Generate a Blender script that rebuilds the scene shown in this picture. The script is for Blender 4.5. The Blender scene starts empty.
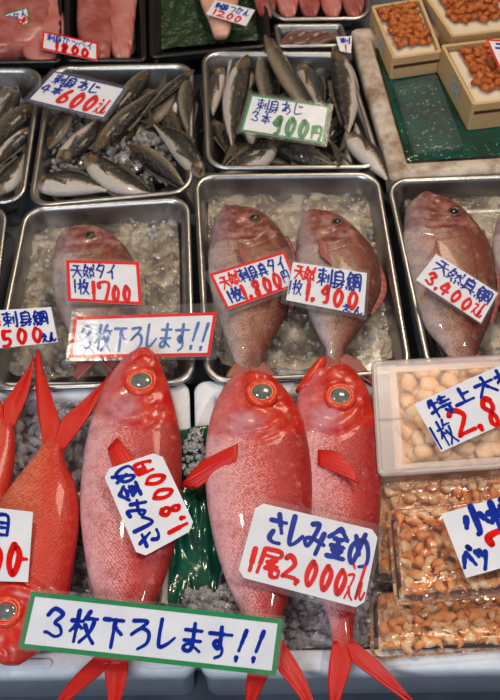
import bpy, math, random
from mathutils import Vector, Matrix, noise
random.seed(7)
# ------------------------------------------------------------------ camera, light, exposure
SC = bpy.context.scene; COL = SC.collection
PITCH = math.radians(56); FPX = 1174.0; DIST = 1.76
CAM = Vector((0, -DIST*math.cos(PITCH), DIST*math.sin(PITCH)))
cd = bpy.data.cameras.new('camera'); cam = bpy.data.objects.new('camera', cd); COL.objects.link(cam)
cd.sensor_fit = 'VERTICAL'; cd.sensor_height = 36; cd.lens = FPX/700*36
cam.location = CAM; cam.rotation_euler = (math.radians(90)-PITCH, 0, 0)
cd.dof.use_dof = True; cd.dof.focus_distance = 1.58; cd.dof.aperture_fstop = 9.0
cd.clip_start = 0.05
SC.camera = cam
SC.view_settings.view_transform = 'Standard'; SC.view_settings.look = 'None'
SC.view_settings.gamma = 1; SC.view_settings.exposure = 0.0
W = bpy.data.worlds.new('world'); SC.world = W; W.use_nodes = True
_n = W.node_tree.nodes; _tc = _n.new('ShaderNodeTexCoord'); _sp = _n.new('ShaderNodeSeparateXYZ'); _rp = _n.new('ShaderNodeValToRGB')
W.node_tree.links.new(_tc.outputs['Generated'], _sp.inputs[0]); W.node_tree.links.new(_sp.outputs['Y'], _rp.inputs[0])
_mr = _n.new('ShaderNodeMapRange'); _mr.inputs[1].default_value = -1; _mr.inputs[2].default_value = 1
W.node_tree.links.new(_sp.outputs['Y'], _mr.inputs[0]); W.node_tree.links.new(_mr.outputs[0], _rp.inputs[0])
_rp.color_ramp.elements[0].position = .3; _rp.color_ramp.elements[0].color = (0.66, 0.80, 1.0, 1)      # street side: daylight
_rp.color_ramp.elements[1].position = .62; _rp.color_ramp.elements[1].color = (0.78, 0.60, 0.42, 1)    # market interior: warm lamps
W.node_tree.links.new(_rp.outputs[0], _n['Background'].inputs[0]); _n['Background'].inputs[1].default_value = 0.18
def area(name, loc, target, size, energy, color, shape='RECTANGLE', sy=None):
    l = bpy.data.lights.new(name, 'AREA'); l.shape = shape; l.size = size; l.size_y = sy or size
    l.energy = energy; l.color = color
    o = bpy.data.objects.new(name, l); COL.objects.link(o); o.location = loc
    o.rotation_euler = (Vector(target)-Vector(loc)).to_track_quat('-Z', 'Y').to_euler(); return o
area('street_daylight', (-0.7, -1.75, 1.55), (0, -0.25, 0), 1.1, 22, (0.86, 0.93, 1.0), sy=0.8)
area('stall_lamp', (0.5, 1.3, 1.9), (0, 0.1, 0), 0.5, 17, (1.0, 0.80, 0.58))
area('stall_bulb', (-0.5, 0.25, 1.7), (0, 0, 0), 0.09, 7, (1.0, 0.88, 0.72), 'DISK')
area('stall_bulb', (0.75, -0.3, 1.6), (0, 0, 0), 0.09, 8, (1.0, 0.92, 0.80), 'DISK')

# ------------------------------------------------------------------ helpers
def px(x, y, z=0.0):
    d = Vector((0, math.cos(PITCH), -math.sin(PITCH)))*FPX + Vector((1, 0, 0))*(x-250) + Vector((0, math.sin(PITCH), math.cos(PITCH)))*(350-y)
    return CAM + d*((z-CAM.z)/d.z)
def ray_plane(x, y, p0, n):
    d = Vector((0, math.cos(PITCH), -math.sin(PITCH)))*FPX + Vector((1, 0, 0))*(x-250) + Vector((0, math.sin(PITCH), math.cos(PITCH)))*(350-y)
    return CAM + d*((p0-CAM).dot(n)/d.dot(n))
def S(r, g, b):
    f = lambda c: (c/255/12.92) if c/255 <= .04045 else ((c/255+.055)/1.055)**2.4
    return (f(r), f(g), f(b), 1)
def props(o, label=None, cat=None, group=None, kind=None):
    if label: o['label'] = label
    if cat: o['category'] = cat
    if group: o['group'] = group
    if kind: o['kind'] = kind
    return o
def empty(name, loc, label, cat, group=None):
    o = bpy.data.objects.new(name, None); o.empty_display_size = .02; COL.objects.link(o); o.location = loc
    return props(o, label, cat, group)
def mobj(name, verts, faces, mat, parent=None, smooth=True, org=None, uv=None, uvn=None, solid=0, sub=0, bev=0):
    org = Vector(org) if org is not None else (parent.location.copy() if parent is not None and parent.parent is None else Vector((0, 0, 0)))
    if parent is not None and parent.parent is not None and org.length == 0:
        org = parent.parent.location.copy()+parent.location
    me = bpy.data.meshes.new(name); me.from_pydata([tuple(Vector(v)-org) for v in verts], [], faces)
    for nm, data in (('metric', uv), ('norm', uvn)):
        if data:
            l = me.uv_layers.new(name=nm)
            for lp in me.loops: l.data[lp.index].uv = data[lp.vertex_index]
    if smooth:
        for p in me.polygons: p.use_smooth = True
    me.materials.append(mat); me.update()
    o = bpy.data.objects.new(name, me); COL.objects.link(o)
    if parent is not None: o.parent = parent
    else: o.location = org
    if solid:
        m = o.modifiers.new('s', 'SOLIDIFY'); m.thickness = solid; m.offset = -1
    if bev:
        m = o.modifiers.new('b', 'BEVEL'); m.width = bev; m.segments = 2; m.limit_method = 'ANGLE'
    if sub:
        m = o.modifiers.new('u', 'SUBSURF'); m.levels = sub; m.render_levels = sub
    return o
def cr(P, n):   # catmull-rom resampling of a list of tuples/vectors
    P = [Vector(p) for p in P]; N = len(P)-1; out = []
    for k in range(n):
        t = k/(n-1)*N; i = min(int(t), N-1); f = t-i
        a = P[max(i-1, 0)]; b = P[i]; c = P[i+1]; d = P[min(i+2, N)]
        out.append(0.5*((2*b)+(c-a)*f+(2*a-5*b+4*c-d)*f*f+(3*b-a-3*c+d)*f**3))
    return out
def Q(q, u, v): return q[0]*(1-u)*(1-v)+q[1]*u*(1-v)+q[2]*u*v+q[3]*(1-u)*v   # TL,TR,BR,BL ; v down
def rrect(q, ins, r, z, seg=6):
    w = ((q[1]-q[0]).length+(q[2]-q[3]).length)/2; h = ((q[3]-q[0]).length+(q[2]-q[1]).length)/2
    r = max(r-ins*.6, .003); out = []
    for cx, cy, a0 in ((ins+r, ins+r, 180), (w-ins-r, ins+r, 270), (w-ins-r, h-ins-r, 0), (ins+r, h-ins-r, 90)):
        for k in range(seg+1):
            a = math.radians(a0+90*k/seg)
            p = Q(q, (cx+r*math.cos(a))/w, (cy+r*math.sin(a))/h); out.append(Vector((p.x, p.y, z)))
    return out
def loft(loops, cap0=False, cap1=False):
    V = []; F = []; n = len(loops[0])
    for l in loops: V += l
    for i in range(len(loops)-1):
        for j in range(n):
            a = i*n+j; b = i*n+(j+1) % n; F.append((a, b, b+n, a+n))
    if cap0: F.append(tuple(range(n))[::-1])
    if cap1: F.append(tuple(range((len(loops)-1)*n, len(loops)*n)))
    return V, F

# ------------------------------------------------------------------ materials
class NT:
    def __init__(s, name):
        s.m = bpy.data.materials.new(name); s.m.use_nodes = True; s.t = s.m.node_tree; s.n = s.t.nodes
        s.b = s.n['Principled BSDF']; s.out = s.n['Material Output']
    def new(s, typ, **kw):
        o = s.n.new(typ)
        for k, v in kw.items():
            if hasattr(o, k) and not k[0].isupper(): setattr(o, k, v)
        return o
    def link(s, a, b): s.t.links.new(a, b)
    def val(s, sock, v):
        if hasattr(v, 'is_linked') or hasattr(v, 'links'): s.link(v, sock)
        else: sock.default_value = v
    def math(s, op, a, b=0.0):
        o = s.n.new('ShaderNodeMath'); o.operation = op; s.val(o.inputs[0], a); s.val(o.inputs[1], b); return o.outputs[0]
    def mix(s, fac, a, b, mode='MIX'):
        o = s.n.new('ShaderNodeMix'); o.data_type = 'RGBA'; o.blend_type = mode
        s.val(o.inputs[0], fac); s.val(o.inputs[6], a); s.val(o.inputs[7], b); return o.outputs[2]
    def ramp(s, fac, stops):
        o = s.n.new('ShaderNodeValToRGB'); e = o.color_ramp.elements
        e[0].position, e[0].color = stops[0]; e[1].position, e[1].color = stops[-1]
        for p, c in stops[1:-1]:
            x = e.new(p); x.color = c
        s.val(o.inputs[0], fac); return o.outputs[0]
    def noise(s, scale, vec=None, detail=3, rough=.5, dist=0.0):
        o = s.n.new('ShaderNodeTexNoise'); o.inputs['Scale'].default_value = scale; o.inputs['Detail'].default_value = detail
        o.inputs['Roughness'].default_value = rough; o.inputs['Distortion'].default_value = dist
        s.link(vec if vec is not None else s.obj(), o.inputs['Vector']); return o.outputs[0]
    def obj(s):
        if not hasattr(s, '_tc'): s._tc = s.n.new('ShaderNodeTexCoord')
        return s._tc.outputs['Object']
    def uv(s, name):
        o = s.n.new('ShaderNodeUVMap'); o.uv_map = name; return o.outputs[0]
    def sep(s, v):
        o = s.n.new('ShaderNodeSeparateXYZ'); s.link(v, o.inputs[0]); return o.outputs
    def bump(s, h, strength=.3, dist=.001, to=None):
        o = s.n.new('ShaderNodeBump'); o.inputs['Strength'].default_value = strength; o.inputs['Distance'].default_value = dist
        s.val(o.inputs['Height'], h); s.link(o.outputs[0], to if to is not None else s.b.inputs['Normal']); return o.outputs[0]
BW = lambda v: (v, v, v, 1)
def simple(name, col, rough=.5, metal=0.0, bumpn=None, col2=None, nscale=40, spec=.5):
    t = NT(name); t.b.inputs['Roughness'].default_value = rough; t.b.inputs['Metallic'].default_value = metal
    t.b.inputs['Specular IOR Level'].default_value = spec
    if col2: t.link(t.mix(t.ramp(t.noise(nscale), [(.35, BW(0)), (.65, BW(1))]), col, col2), t.b.inputs['Base Color'])
    else: t.b.inputs['Base Color'].default_value = col
    if bumpn: t.bump(t.noise(bumpn[0]), bumpn[1], bumpn[2])
    return t.m
def glassy(name, tint=(1, 1, 1, 1), ior=1.4, rough=.05, diff=None, dfac=0.0, bumpn=None, boost=1.0, diff2=None):
    t = NT(name); t.n.remove(t.b)
    tr = t.n.new('ShaderNodeBsdfTransparent'); tr.inputs[0].default_value = tint
    gl = t.n.new('ShaderNodeBsdfGlossy'); gl.inputs['Roughness'].default_value = rough
    fr = t.n.new('ShaderNodeFresnel'); fr.inputs[0].default_value = ior
    base = tr.outputs[0]
    if dfac:
        df = t.n.new('ShaderNodeBsdfDiffuse'); df.inputs[0].default_value = diff
        if diff2: t.link(t.mix(t.ramp(t.noise(26, detail=6, rough=.65, dist=.8), [(.42, BW(0)), (.60, BW(1))]), diff, diff2), df.inputs[0])
        mx = t.n.new('ShaderNodeMixShader'); mx.inputs[0].default_value = dfac
        t.link(base, mx.inputs[1]); t.link(df.outputs[0], mx.inputs[2]); base = mx.outputs[0]
        if bumpn: pass
    m2 = t.n.new('ShaderNodeMixShader'); t.link(t.math('MULTIPLY', fr.outputs[0], boost), m2.inputs[0])
    t.link(base, m2.inputs[1]); t.link(gl.outputs[0], m2.inputs[2]); t.link(m2.outputs[0], t.out.inputs[0])
    if bumpn:
        b = t.bump(t.noise(bumpn[0], detail=2, dist=.6), bumpn[1], bumpn[2], gl.inputs['Normal']); t.link(b, fr.inputs['Normal'])
    return t.m
def fish_mat(name, stops, headcol, headcol2, scol, scale_mm, rough=.36, dark=.35, headu=.27, scalef=.55, midline=None, patch=None, cheek=None, mott=1.0, tailred=None):
    """stops: ramp over the belly(0) to back(1) direction"""
    t = NT(name); uvm = t.uv('metric'); s = t.sep(t.uv('norm')); u, v = s[0], s[1]
    nz = t.noise(26, detail=4, rough=.6)
    vv = t.math('ADD', v, t.math('MULTIPLY', t.math('SUBTRACT', nz, .5), .35))
    base = t.ramp(vv, stops)
    mp = t.n.new('ShaderNodeMapping'); mp.inputs['Scale'].default_value = (1/scale_mm*1000, 1/scale_mm*1000*.8, 1); mp.inputs['Rotation'].default_value = (0, 0, .785); t.link(uvm, mp.inputs[0])
    vo = t.n.new('ShaderNodeTexVoronoi'); vo.inputs['Scale'].default_value = 1; vo.inputs['Randomness'].default_value = .42
    t.link(mp.outputs[0], vo.inputs['Vector'])
    vd = vo.outputs['Distance']
    headm = t.ramp(t.math('ADD', u, t.math('MULTIPLY', t.math('ABSOLUTE', t.math('SUBTRACT', v, .5)), .10)), [(headu-.012, BW(1)), (headu+.012, BW(0))])
    bodym = t.math('SUBTRACT', 1.0, headm)
    sc = t.mix(t.math('MULTIPLY', t.math('MULTIPLY', t.ramp(vd, [(.25, BW(1)), (.62, BW(0))]), t.ramp(vv, [(.38, BW(1)), (.66, BW(.10))])), scalef), base, scol)
    sc = t.mix(t.math('MULTIPLY', t.ramp(vd, [(.45, BW(0)), (.75, BW(1))]), dark), sc, stops[-1][1])
    hd = t.mix(t.ramp(t.noise(38, detail=4, rough=.65), [(.42, BW(0)), (.62, BW(1))]), headcol, headcol2)
    hd = t.mix(t.ramp(v, [(.10, BW(.38)), (.4, BW(0))]), hd, stops[0][1])
    if cheek:
        pu = t.math('SUBTRACT', 1.0, t.math('MULTIPLY', t.math('ABSOLUTE', t.math('SUBTRACT', u, headu-.07)), 14.0))
        pv = t.math('SUBTRACT', 1.0, t.math('MULTIPLY', t.math('ABSOLUTE', t.math('SUBTRACT', v, .36)), 3.6))
        pm = t.math('MULTIPLY', t.math('MAXIMUM', pu, 0.0), t.math('MAXIMUM', pv, 0.0))
        hd = t.mix(t.ramp(t.math('MULTIPLY', pm, t.math('ADD', t.noise(60, detail=4), .7)), [(.1, BW(0)), (.6, BW(.85))]), hd, cheek)
    c = t.mix(headm, sc, hd)
    mot = t.noise(48, detail=6, rough=.7)
    c = t.mix(t.ramp(mot, [(.30, BW(.55*mott)), (.52, BW(0))]), c, stops[-1][1])
    c = t.mix(t.ramp(t.noise(75, detail=5, rough=.7), [(.56, BW(0)), (.78, BW(.45*mott))]), c, stops[0][1])
    if midline:
        ml = t.math('ABSOLUTE', t.math('SUBTRACT', v, midline[0]))
        mk = t.math('MULTIPLY', t.ramp(ml, [(.006, BW(1)), (.016, BW(0))]), bodym)
        c = t.mix(t.math('MULTIPLY', mk, .8), c, midline[1])
    if patch:
        c = t.mix(t.math('MULTIPLY', t.ramp(t.noise(patch[1], detail=3), [(.55, BW(0)), (.68, BW(1))]), patch[2]), c, patch[0])
    if tailred: c = t.mix(t.ramp(u, [(.88, BW(0)), (.99, BW(1))]), c, tailred)
    t.link(c, t.b.inputs['Base Color']); t.b.inputs['Roughness'].default_value = rough
    t.b.inputs['Specular IOR Level'].default_value = .38
    t.b.inputs['Coat Weight'].default_value = .25; t.b.inputs['Coat Roughness'].default_value = .05
    h = t.math('ADD', t.math('MULTIPLY', t.math('MULTIPLY', vd, bodym), 1.0), t.math('MULTIPLY', t.noise(70, detail=4), 1.3))
    t.bump(h, .35, .0012)
    return t.m
def fin_mat(name, c1, c2, rib=75):
    t = NT(name); s = t.sep(t.uv('norm'))
    w = t.math('SINE', t.math('MULTIPLY', s[1], rib)); w2 = t.math('MULTIPLY', t.math('ADD', w, 1), .5)
    t.link(t.mix(t.math('MULTIPLY', w2, .7), c1, c2), t.b.inputs['Base Color']); t.b.inputs['Roughness'].default_value = .35
    t.bump(w2, .5, .0008); return t.m

M = {}
def steel():
    t = NT('brushed_steel'); t.b.inputs['Metallic'].default_value = 1
    t.link(t.mix(t.noise(9, detail=5), S(150, 150, 152), S(200, 199, 198)), t.b.inputs['Base Color'])
    t.link(t.math('ADD', t.math('MULTIPLY', t.noise(25, detail=4), .25), .2), t.b.inputs['Roughness'])
    t.bump(t.noise(14, detail=2), .25, .003); return t.m
M['steel'] = steel()
M['darktray'] = simple('dark_lacquer', S(20, 20, 22), .3, bumpn=(30, .1, .001))
def foam(name, c1, c2):
    t = NT(name); vo = t.n.new('ShaderNodeTexVoronoi'); vo.inputs['Scale'].default_value = 260; t.link(t.obj(), vo.inputs['Vector'])
    t.link(t.mix(t.ramp(t.noise(22, detail=5, rough=.7), [(.4, BW(0)), (.65, BW(1))]), c1, c2), t.b.inputs['Base Color'])
    t.b.inputs['Roughness'].default_value = .55; t.bump(vo.outputs['Distance'], .25, .0008); return t.m
M['foam'] = foam('white_foam', S(232, 236, 244), S(214, 220, 232))
M['oldfoam'] = foam('aged_foam', S(205, 192, 178), S(140, 112, 92))
M['counter'] = simple('grey_counter_steel', S(105, 112, 124), .45, .3, bumpn=(20, .2, .001), col2=S(78, 84, 96), nscale=8)
M['card'] = simple('white_card', S(224, 225, 232), .45, col2=S(214, 215, 224), nscale=20)
M['blue'] = simple('blue_marker', S(2, 30, 140), .5, col2=S(4, 46, 155), nscale=60, spec=.08)
M['red'] = simple('red_marker', S(228, 16, 8), .5, col2=S(208, 10, 6), nscale=60, spec=.08)
M['green'] = simple('green_marker', S(10, 130, 70), .4, col2=S(20, 120, 66), nscale=60)
M['navy'] = simple('navy_border', S(40, 42, 110), .4)
M['lightblue'] = simple('light_blue_marker', S(30, 110, 180), .4, col2=S(20, 80, 160), nscale=60)
M['film'] = glassy('clear_film', ior=1.35, rough=.06, diff=(.9, .9, .95, 1), dfac=.05, bumpn=(60, .5, .003), boost=1.0)
M['sleeve'] = glassy('plastic_sleeve', ior=1.35, rough=.14, diff=(.9, .9, .95, 1), dfac=.03, bumpn=(45, .35, .002), boost=.4)
M['pack'] = glassy('clear_pack_plastic', ior=1.45, rough=.07, diff=(.95, .9, .88, 1), dfac=.04, bumpn=(55, .7, .004), boost=1.4)
M['frost'] = glassy('frosted_plastic', ior=1.4, rough=.25, diff=(.86, .76, .76, 1), dfac=.36, bumpn=(30, .1, .001), boost=.8)
M['tublid'] = glassy('frosted_lid', ior=1.3, rough=.2, diff=(.95, .80, .70, 1), dfac=.16, bumpn=(30, .2, .001), boost=.5)
M['water'] = glassy('water', tint=(.90, .92, .93, 1), ior=1.33, rough=.04, bumpn=(28, .8, .006), boost=1.5)
M['greenwater'] = simple('green_water', S(10, 84, 72), .10, bumpn=(70, .6, .003), col2=S(18, 52, 42), nscale=14, spec=.7)
M['ice'] = glassy('crushed_ice', tint=(.95, .97, 1, 1), ior=1.31, rough=.06, diff=(.96, .90, .91, 1), dfac=.24, boost=2.2)  # slight pink paints in the red fish's reflections
M['icebed'] = simple('ice_bed', S(206, 192, 194), .2, bumpn=(110, 1, .005), col2=S(140, 114, 116), nscale=45, spec=.8)  # pinkish tones put the red reflections into the bed's colour
M['slurry'] = glassy('ice_slurry', tint=(.93, .94, .95, 1), ior=1.33, rough=.07, diff=(.80, .66, .48, 1), diff2=(.22, .17, .13, 1), dfac=.45, bumpn=(75, 1.0, .006), boost=2.4)  # warm lamp reflections, bright and dark patches, are painted into the diffuse colours
M['liner'] = simple('green_plastic_liner', S(6, 88, 66), .16, bumpn=(35, .5, .004), col2=S(10, 60, 50), nscale=25, spec=.7)
M['leaf'] = simple('green_leaf_mat', S(14, 62, 34), .3, bumpn=(160, 1, .003), col2=S(34, 44, 26), nscale=110, spec=.6)
def wood():
    t = NT('pale_wood'); mp = t.n.new('ShaderNodeMapping'); mp.inputs['Scale'].default_value = (12, 3, 60); t.link(t.obj(), mp.inputs[0])
    t.link(t.mix(t.noise(4, mp.outputs[0], 4), S(214, 180, 132), S(188, 150, 104)), t.b.inputs['Base Color']); t.b.inputs['Roughness'].default_value = .55; return t.m
M['wood'] = wood()
M['gapshade'] = simple('painted_gap_shade', S(74, 44, 28), .6)  # colour of the painted shade in the gap between box boards
M['paper'] = simple('box_label_print', S(128, 132, 150), .6, col2=S(200, 190, 170), nscale=300)
M['whitefoamsheet'] = simple('white_packing_sheet', S(222, 205, 180), .5)
M['uni'] = simple('sea_urchin_flesh', S(206, 116, 50), .22, bumpn=(320, 1, .003), col2=S(146, 64, 28), nscale=70)
M['scallop'] = simple('scallop_flesh', S(252, 218, 180), .4, bumpn=(150, .4, .001), col2=S(244, 176, 112), nscale=45)
M['smallscallop'] = simple('small_scallop_flesh', S(250, 172, 100), .35, bumpn=(200, .4, .001), col2=S(240, 134, 62), nscale=55)
M['scallopmass'] = simple('scallop_mass', S(248, 164, 96), .25, bumpn=(200, 1, .003), col2=S(246, 204, 164), nscale=130)
M['smallscallop2'] = simple('small_scallop_flesh_pale', S(255, 222, 176), .35, bumpn=(200, .4, .001), col2=S(250, 186, 124), nscale=75)
RED = [(0.0, S(222, 168, 172)), (.20, S(212, 130, 132)), (.38, S(200, 76, 68)), (.52, S(194, 26, 16)), (1, S(146, 10, 6))]
M['redfish'] = fish_mat('red_fish_skin', RED, S(190, 22, 10), S(204, 56, 36), S(236, 196, 200), 2.9, scalef=.72, dark=.22, headu=.30, cheek=S(196, 132, 142), tailred=S(190, 26, 16))
M['redfish2'] = fish_mat('red_fish_skin_orange', [(0, S(206, 116, 96)), (.4, S(212, 92, 62)), (.7, S(204, 46, 28)), (1, S(176, 20, 10))], S(206, 30, 16), S(200, 70, 54), S(222, 150, 124), 4.4, scalef=.5, dark=.35, headu=.30, tailred=S(196, 30, 18))
M['redfin'] = fin_mat('red_fin', S(214, 30, 16), S(188, 20, 12))
M['bream'] = fish_mat('bream_skin', [(0, S(178, 170, 178)), (.22, S(162, 138, 138)), (.42, S(150, 102, 84)), (.72, S(128, 66, 50)), (1, S(84, 38, 32))], S(112, 48, 42), S(160, 104, 98), S(206, 164, 134), 3.2, scalef=.5, dark=.4, headu=.30, midline=(.74, S(110, 50, 30)), patch=(S(206, 160, 116), 34, .3))
M['bream2'] = fish_mat('bream_skin_grey', [(0, S(184, 178, 188)), (.28, S(164, 146, 150)), (.46, S(150, 108, 92)), (.74, S(124, 66, 52)), (1, S(82, 38, 34))], S(120, 56, 48), S(166, 120, 118), S(206, 168, 138), 3.2, scalef=.5, dark=.35, headu=.30, midline=(.74, S(150, 60, 28)), patch=(S(206, 160, 116), 34, .3))
M['breamfin'] = fin_mat('bream_fin', S(176, 104, 96), S(138, 70, 66))
M['aji'] = fish_mat('mackerel_skin', [(0, S(200, 190, 186)), (.38, S(196, 184, 176)), (.47, S(120, 104, 82)), (.54, S(44, 44, 44)), (1, S(18, 20, 22))], S(112, 94, 70), S(64, 56, 46), S(200, 196, 190), 2.5, scalef=.08, dark=.1, headu=.22, rough=.2, patch=(S(168, 128, 70), 24, .22), mott=.35)
M['ajidark'] = fish_mat('mackerel_skin_dark', [(0, S(150, 134, 116)), (.22, S(84, 78, 70)), (.42, S(38, 40, 42)), (1, S(10, 12, 15))], S(84, 68, 44), S(44, 38, 32), S(150, 130, 96), 2.5, scalef=.12, dark=.1, headu=.22, rough=.2, patch=(S(170, 124, 66), 34, .3), mott=.4)
M['ajifin'] = fin_mat('mackerel_fin', S(60, 56, 50), S(96, 86, 70), 60)
M['eyegrey'] = simple('cloudy_pupil', S(112, 118, 116), .12, col2=S(88, 92, 90), nscale=120, spec=.8)
M['eyering'] = simple('eye_ring_orange', S(226, 84, 50), .25, col2=S(210, 40, 26), nscale=200)
M['eyegold'] = simple('eye_gold_rim', S(236, 160, 120), .25, col2=S(226, 110, 80), nscale=300)
M['eyedark'] = simple('dark_eye', S(24, 22, 26), .08, spec=.8)
M['eyesilver'] = simple('silver_iris', S(92, 66, 52), .2)
M['flesh'] = simple('mouth_flesh', S(214, 56, 40), .25, bumpn=(90, .4, .002), col2=S(190, 30, 22), nscale=50)
M['pinkmeat'] = simple('pink_fillet', S(178, 108, 104), .3, bumpn=(60, .4, .002), col2=S(146, 70, 62), nscale=35)
M['pinkmeat2'] = simple('pink_fillet_striped', S(180, 88, 84), .3, bumpn=(60, .4, .002), col2=S(190, 126, 118), nscale=22)
M['brownmeat'] = simple('brown_fish_flesh', S(120, 74, 60), .3, bumpn=(60, .4, .002), col2=S(60, 44, 44), nscale=35)
M['cream'] = simple('cream_squid', S(226, 180, 158), .28, bumpn=(60, .2, .001), col2=S(206, 150, 130), nscale=25)
M['greenstring'] = simple('green_grass_divider', S(20, 120, 60), .4)

# ------------------------------------------------------------------ structure: counter
def counter():
    a = px(-260, -170, -.0665); b = px(760, -170, -.0665)
    y1 = px(250, 384, -.0665).y; y2 = px(250, 392, -.12).y-.0; y3 = px(250, 760, -.13).y
    x0, x1 = -1.1, 1.1; top, low, bot = -.0665, -.125, -.9
    prof = [(a.y, bot), (a.y, top), (y1, top), (y1, low), (y3-.05, low), (y3-.05, bot)]
    V = [(x, p, z) for x in (x0, x1) for p, z in prof]; n = len(prof)
    F = [(i, (i+1) % n, (i+1) % n+n, i+n) for i in range(n)]+[tuple(range(n))[::-1], tuple(range(n, 2*n))]
    o = mobj('display_counter', V, F, M['counter'], smooth=False); props(o, 'grey stepped steel display counter under all the trays and boxes', 'counter')
counter()
fl = mobj('floor', [(-4, -4, -.9), (4, -4, -.9), (4, 4, -.9), (-4, 4, -.9)], [(0, 1, 2, 3)], simple('wet_concrete', S(70, 72, 76), .4, bumpn=(12, .3, .003)), smooth=False); fl['kind'] = 'structure'

# ------------------------------------------------------------------ trays and boxes
def quadpx(c, z): return [Vector((p.x, p.y, 0)) for p in (px(x, y, z) for x, y in c)]
def tray(c, label, z=0.0, depth=.06, mat='steel', r=.035, group='steel trays', name='steel_tray'):
    q = quadpx(c, z); prof = [(.0015, -.007), (0, -.003), (.0015, 0), (.006, .0005), (.009, -.001), (.0115, -.006), (.018, -depth*.55), (.024, -depth*.85), (.034, -depth)]
    V, F = loft([rrect(q, i, r, z+d) for i, d in prof], cap1=True)
    o = mobj(name, V, [f[::-1] for f in F], M[mat], solid=.0012, org=(sum((p for p in q), Vector())/4+Vector((0, 0, z-depth))))
    o.data.polygons[len(F)-1].use_smooth = False
    return props(o, label, 'tray', group)
TR = {
 'E': [(-95, 66), (44, 67), (24, 203), (-125, 205)],
 'F': [(49, 65), (194, 62), (193, 192), (27, 208)],
 'G': [(201, 50), (347, 51), (384, 168), (205, 169)],
 'A': [(-140, 206), (9, 204), (-12, 380), (-180, 385)],
 'B': [(24, 206), (190, 195), (196, 384), (-14, 391)],
 'C': [(193, 173), (379, 171), (414, 374), (204, 383)],
 'D': [(385, 178), (590, 170), (640, 368), (428, 376)],
}
tray(TR['E'], 'steel tray of silver fish cut off by the left edge beside the 600 price card', z=-.004)
tray(TR['F'], 'steel tray of mixed silver fish under the navy bordered 600 card', z=-.004)
tray(TR['G'], 'steel tray of silver fish under the green bordered 900 card', z=-.004)
tray(TR['A'], 'empty steel tray sliver at the left edge above the 1500 card')
tray(TR['B'], 'steel tray holding a single small bream and ice slurry')
tray(TR['C'], 'steel tray holding two bream side by side')
tray(TR['D'], 'steel tray at the right edge holding the bream under the 3400 card')
tray([(-70, -95), (62, -95), (62, 62), (-80, 64)], 'black tray of pink fillets in the far left corner', z=-.004, mat='darktray', r=.012, group='black fillet trays', name='fillet_tray', depth=.05)
tray([(64, -95), (143, -95), (147, 61), (64, 61)], 'black tray with two long pink fillets above the 600 card', z=-.004, mat='darktray', r=.012, group='black fillet trays', name='fillet_tray', depth=.05)
tray([(148, -95), (258, -95), (272, 46), (149, 58)], 'black tray lined with green leaf mat under the 1200 card', z=-.004, mat='darktray', r=.012, group='black fillet trays', name='fillet_tray', depth=.05)
tray([(256, -110), (366, -120), (372, 19), (270, 20)], 'steel tray of red striped fillets at the top edge', z=-.004, depth=.045)
tray([(273, 23), (343, 23), (350, 46), (277, 47)], 'small steel tray of brown fish behind the 900 card', z=-.004, r=.01, depth=.045)

def foam_box(c, label, z, wall, depth, floor_z, mat='foam', slots=True, r=.02, name='foam_box', group='white foam boxes'):
    q = quadpx(c, z)
    prof = [(.006, z-depth), (.004, z-.03), (0, z-.028), (0, z-.004), (.004, z), (wall-.004, z), (wall, z-.004), (wall+.004, floor_z), (wall+.02, floor_z-.001)]
    V, F = loft([rrect(q, i, r, zz) for i, zz in prof], cap0=True, cap1=True)
    o = mobj(name, V, [f[::-1] for f in F], M[mat], org=(sum((p for p in q), Vector())/4+Vector((0, 0, z-depth))))
    return props(o, label, 'box', group)
ZB = -.012
LBOX = [(-70, 382), (189, 380), (196, 672), (-95, 676)]
RBOX = [(194, 380), (560, 372), (610, 668), (200, 673)]
foam_box(LBOX, 'white foam box of ice under the left red fish', ZB, .030, .11, ZB-.085)
foam_box(RBOX, 'white foam box of ice under the two right red fish and the seafood packs', ZB, .030, .11, ZB-.085)
UB = [(350, 28), (620, 8), (700, 160), (391, 178)]
foam_box(UB, 'weathered foam box holding wooden sea urchin boxes', .0, .034, .065, -.05, mat='oldfoam', r=.014, group='aged foam box')
def slot(x, y, w):   # moulded hollows pressed in the foam rims
    a = px(x, y, ZB+.0003); b = px(x+w, y, ZB+.0003); r = .006; V = []
    for k in range(24):
        an = 2*math.pi*k/24; c = b if math.cos(an) > 0 else a
        V.append(Vector((c.x+r*math.cos(an), c.y+r*math.sin(an), ZB+.0006)))
    V2 = [Vector((p.x, p.y, ZB+.0035)) for p in [v+(v-(a+b)/2)*.0 for v in V]]
    return V, V2
# raised ribs on the front rims
for lx, nm in ((18, 0), (150, 0), (228, 0), (330, 0)):
    V, V2 = slot(lx, 664, 30)
    A, F = loft([V, [v*1 for v in V2]], cap1=True)
    parent = [o for o in COL.objects if o.name.startswith('foam_box')][0 if lx < 190 else 1]
    mobj('rim_rib', A, F, M['foam'], parent=parent, bev=.0015)

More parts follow.
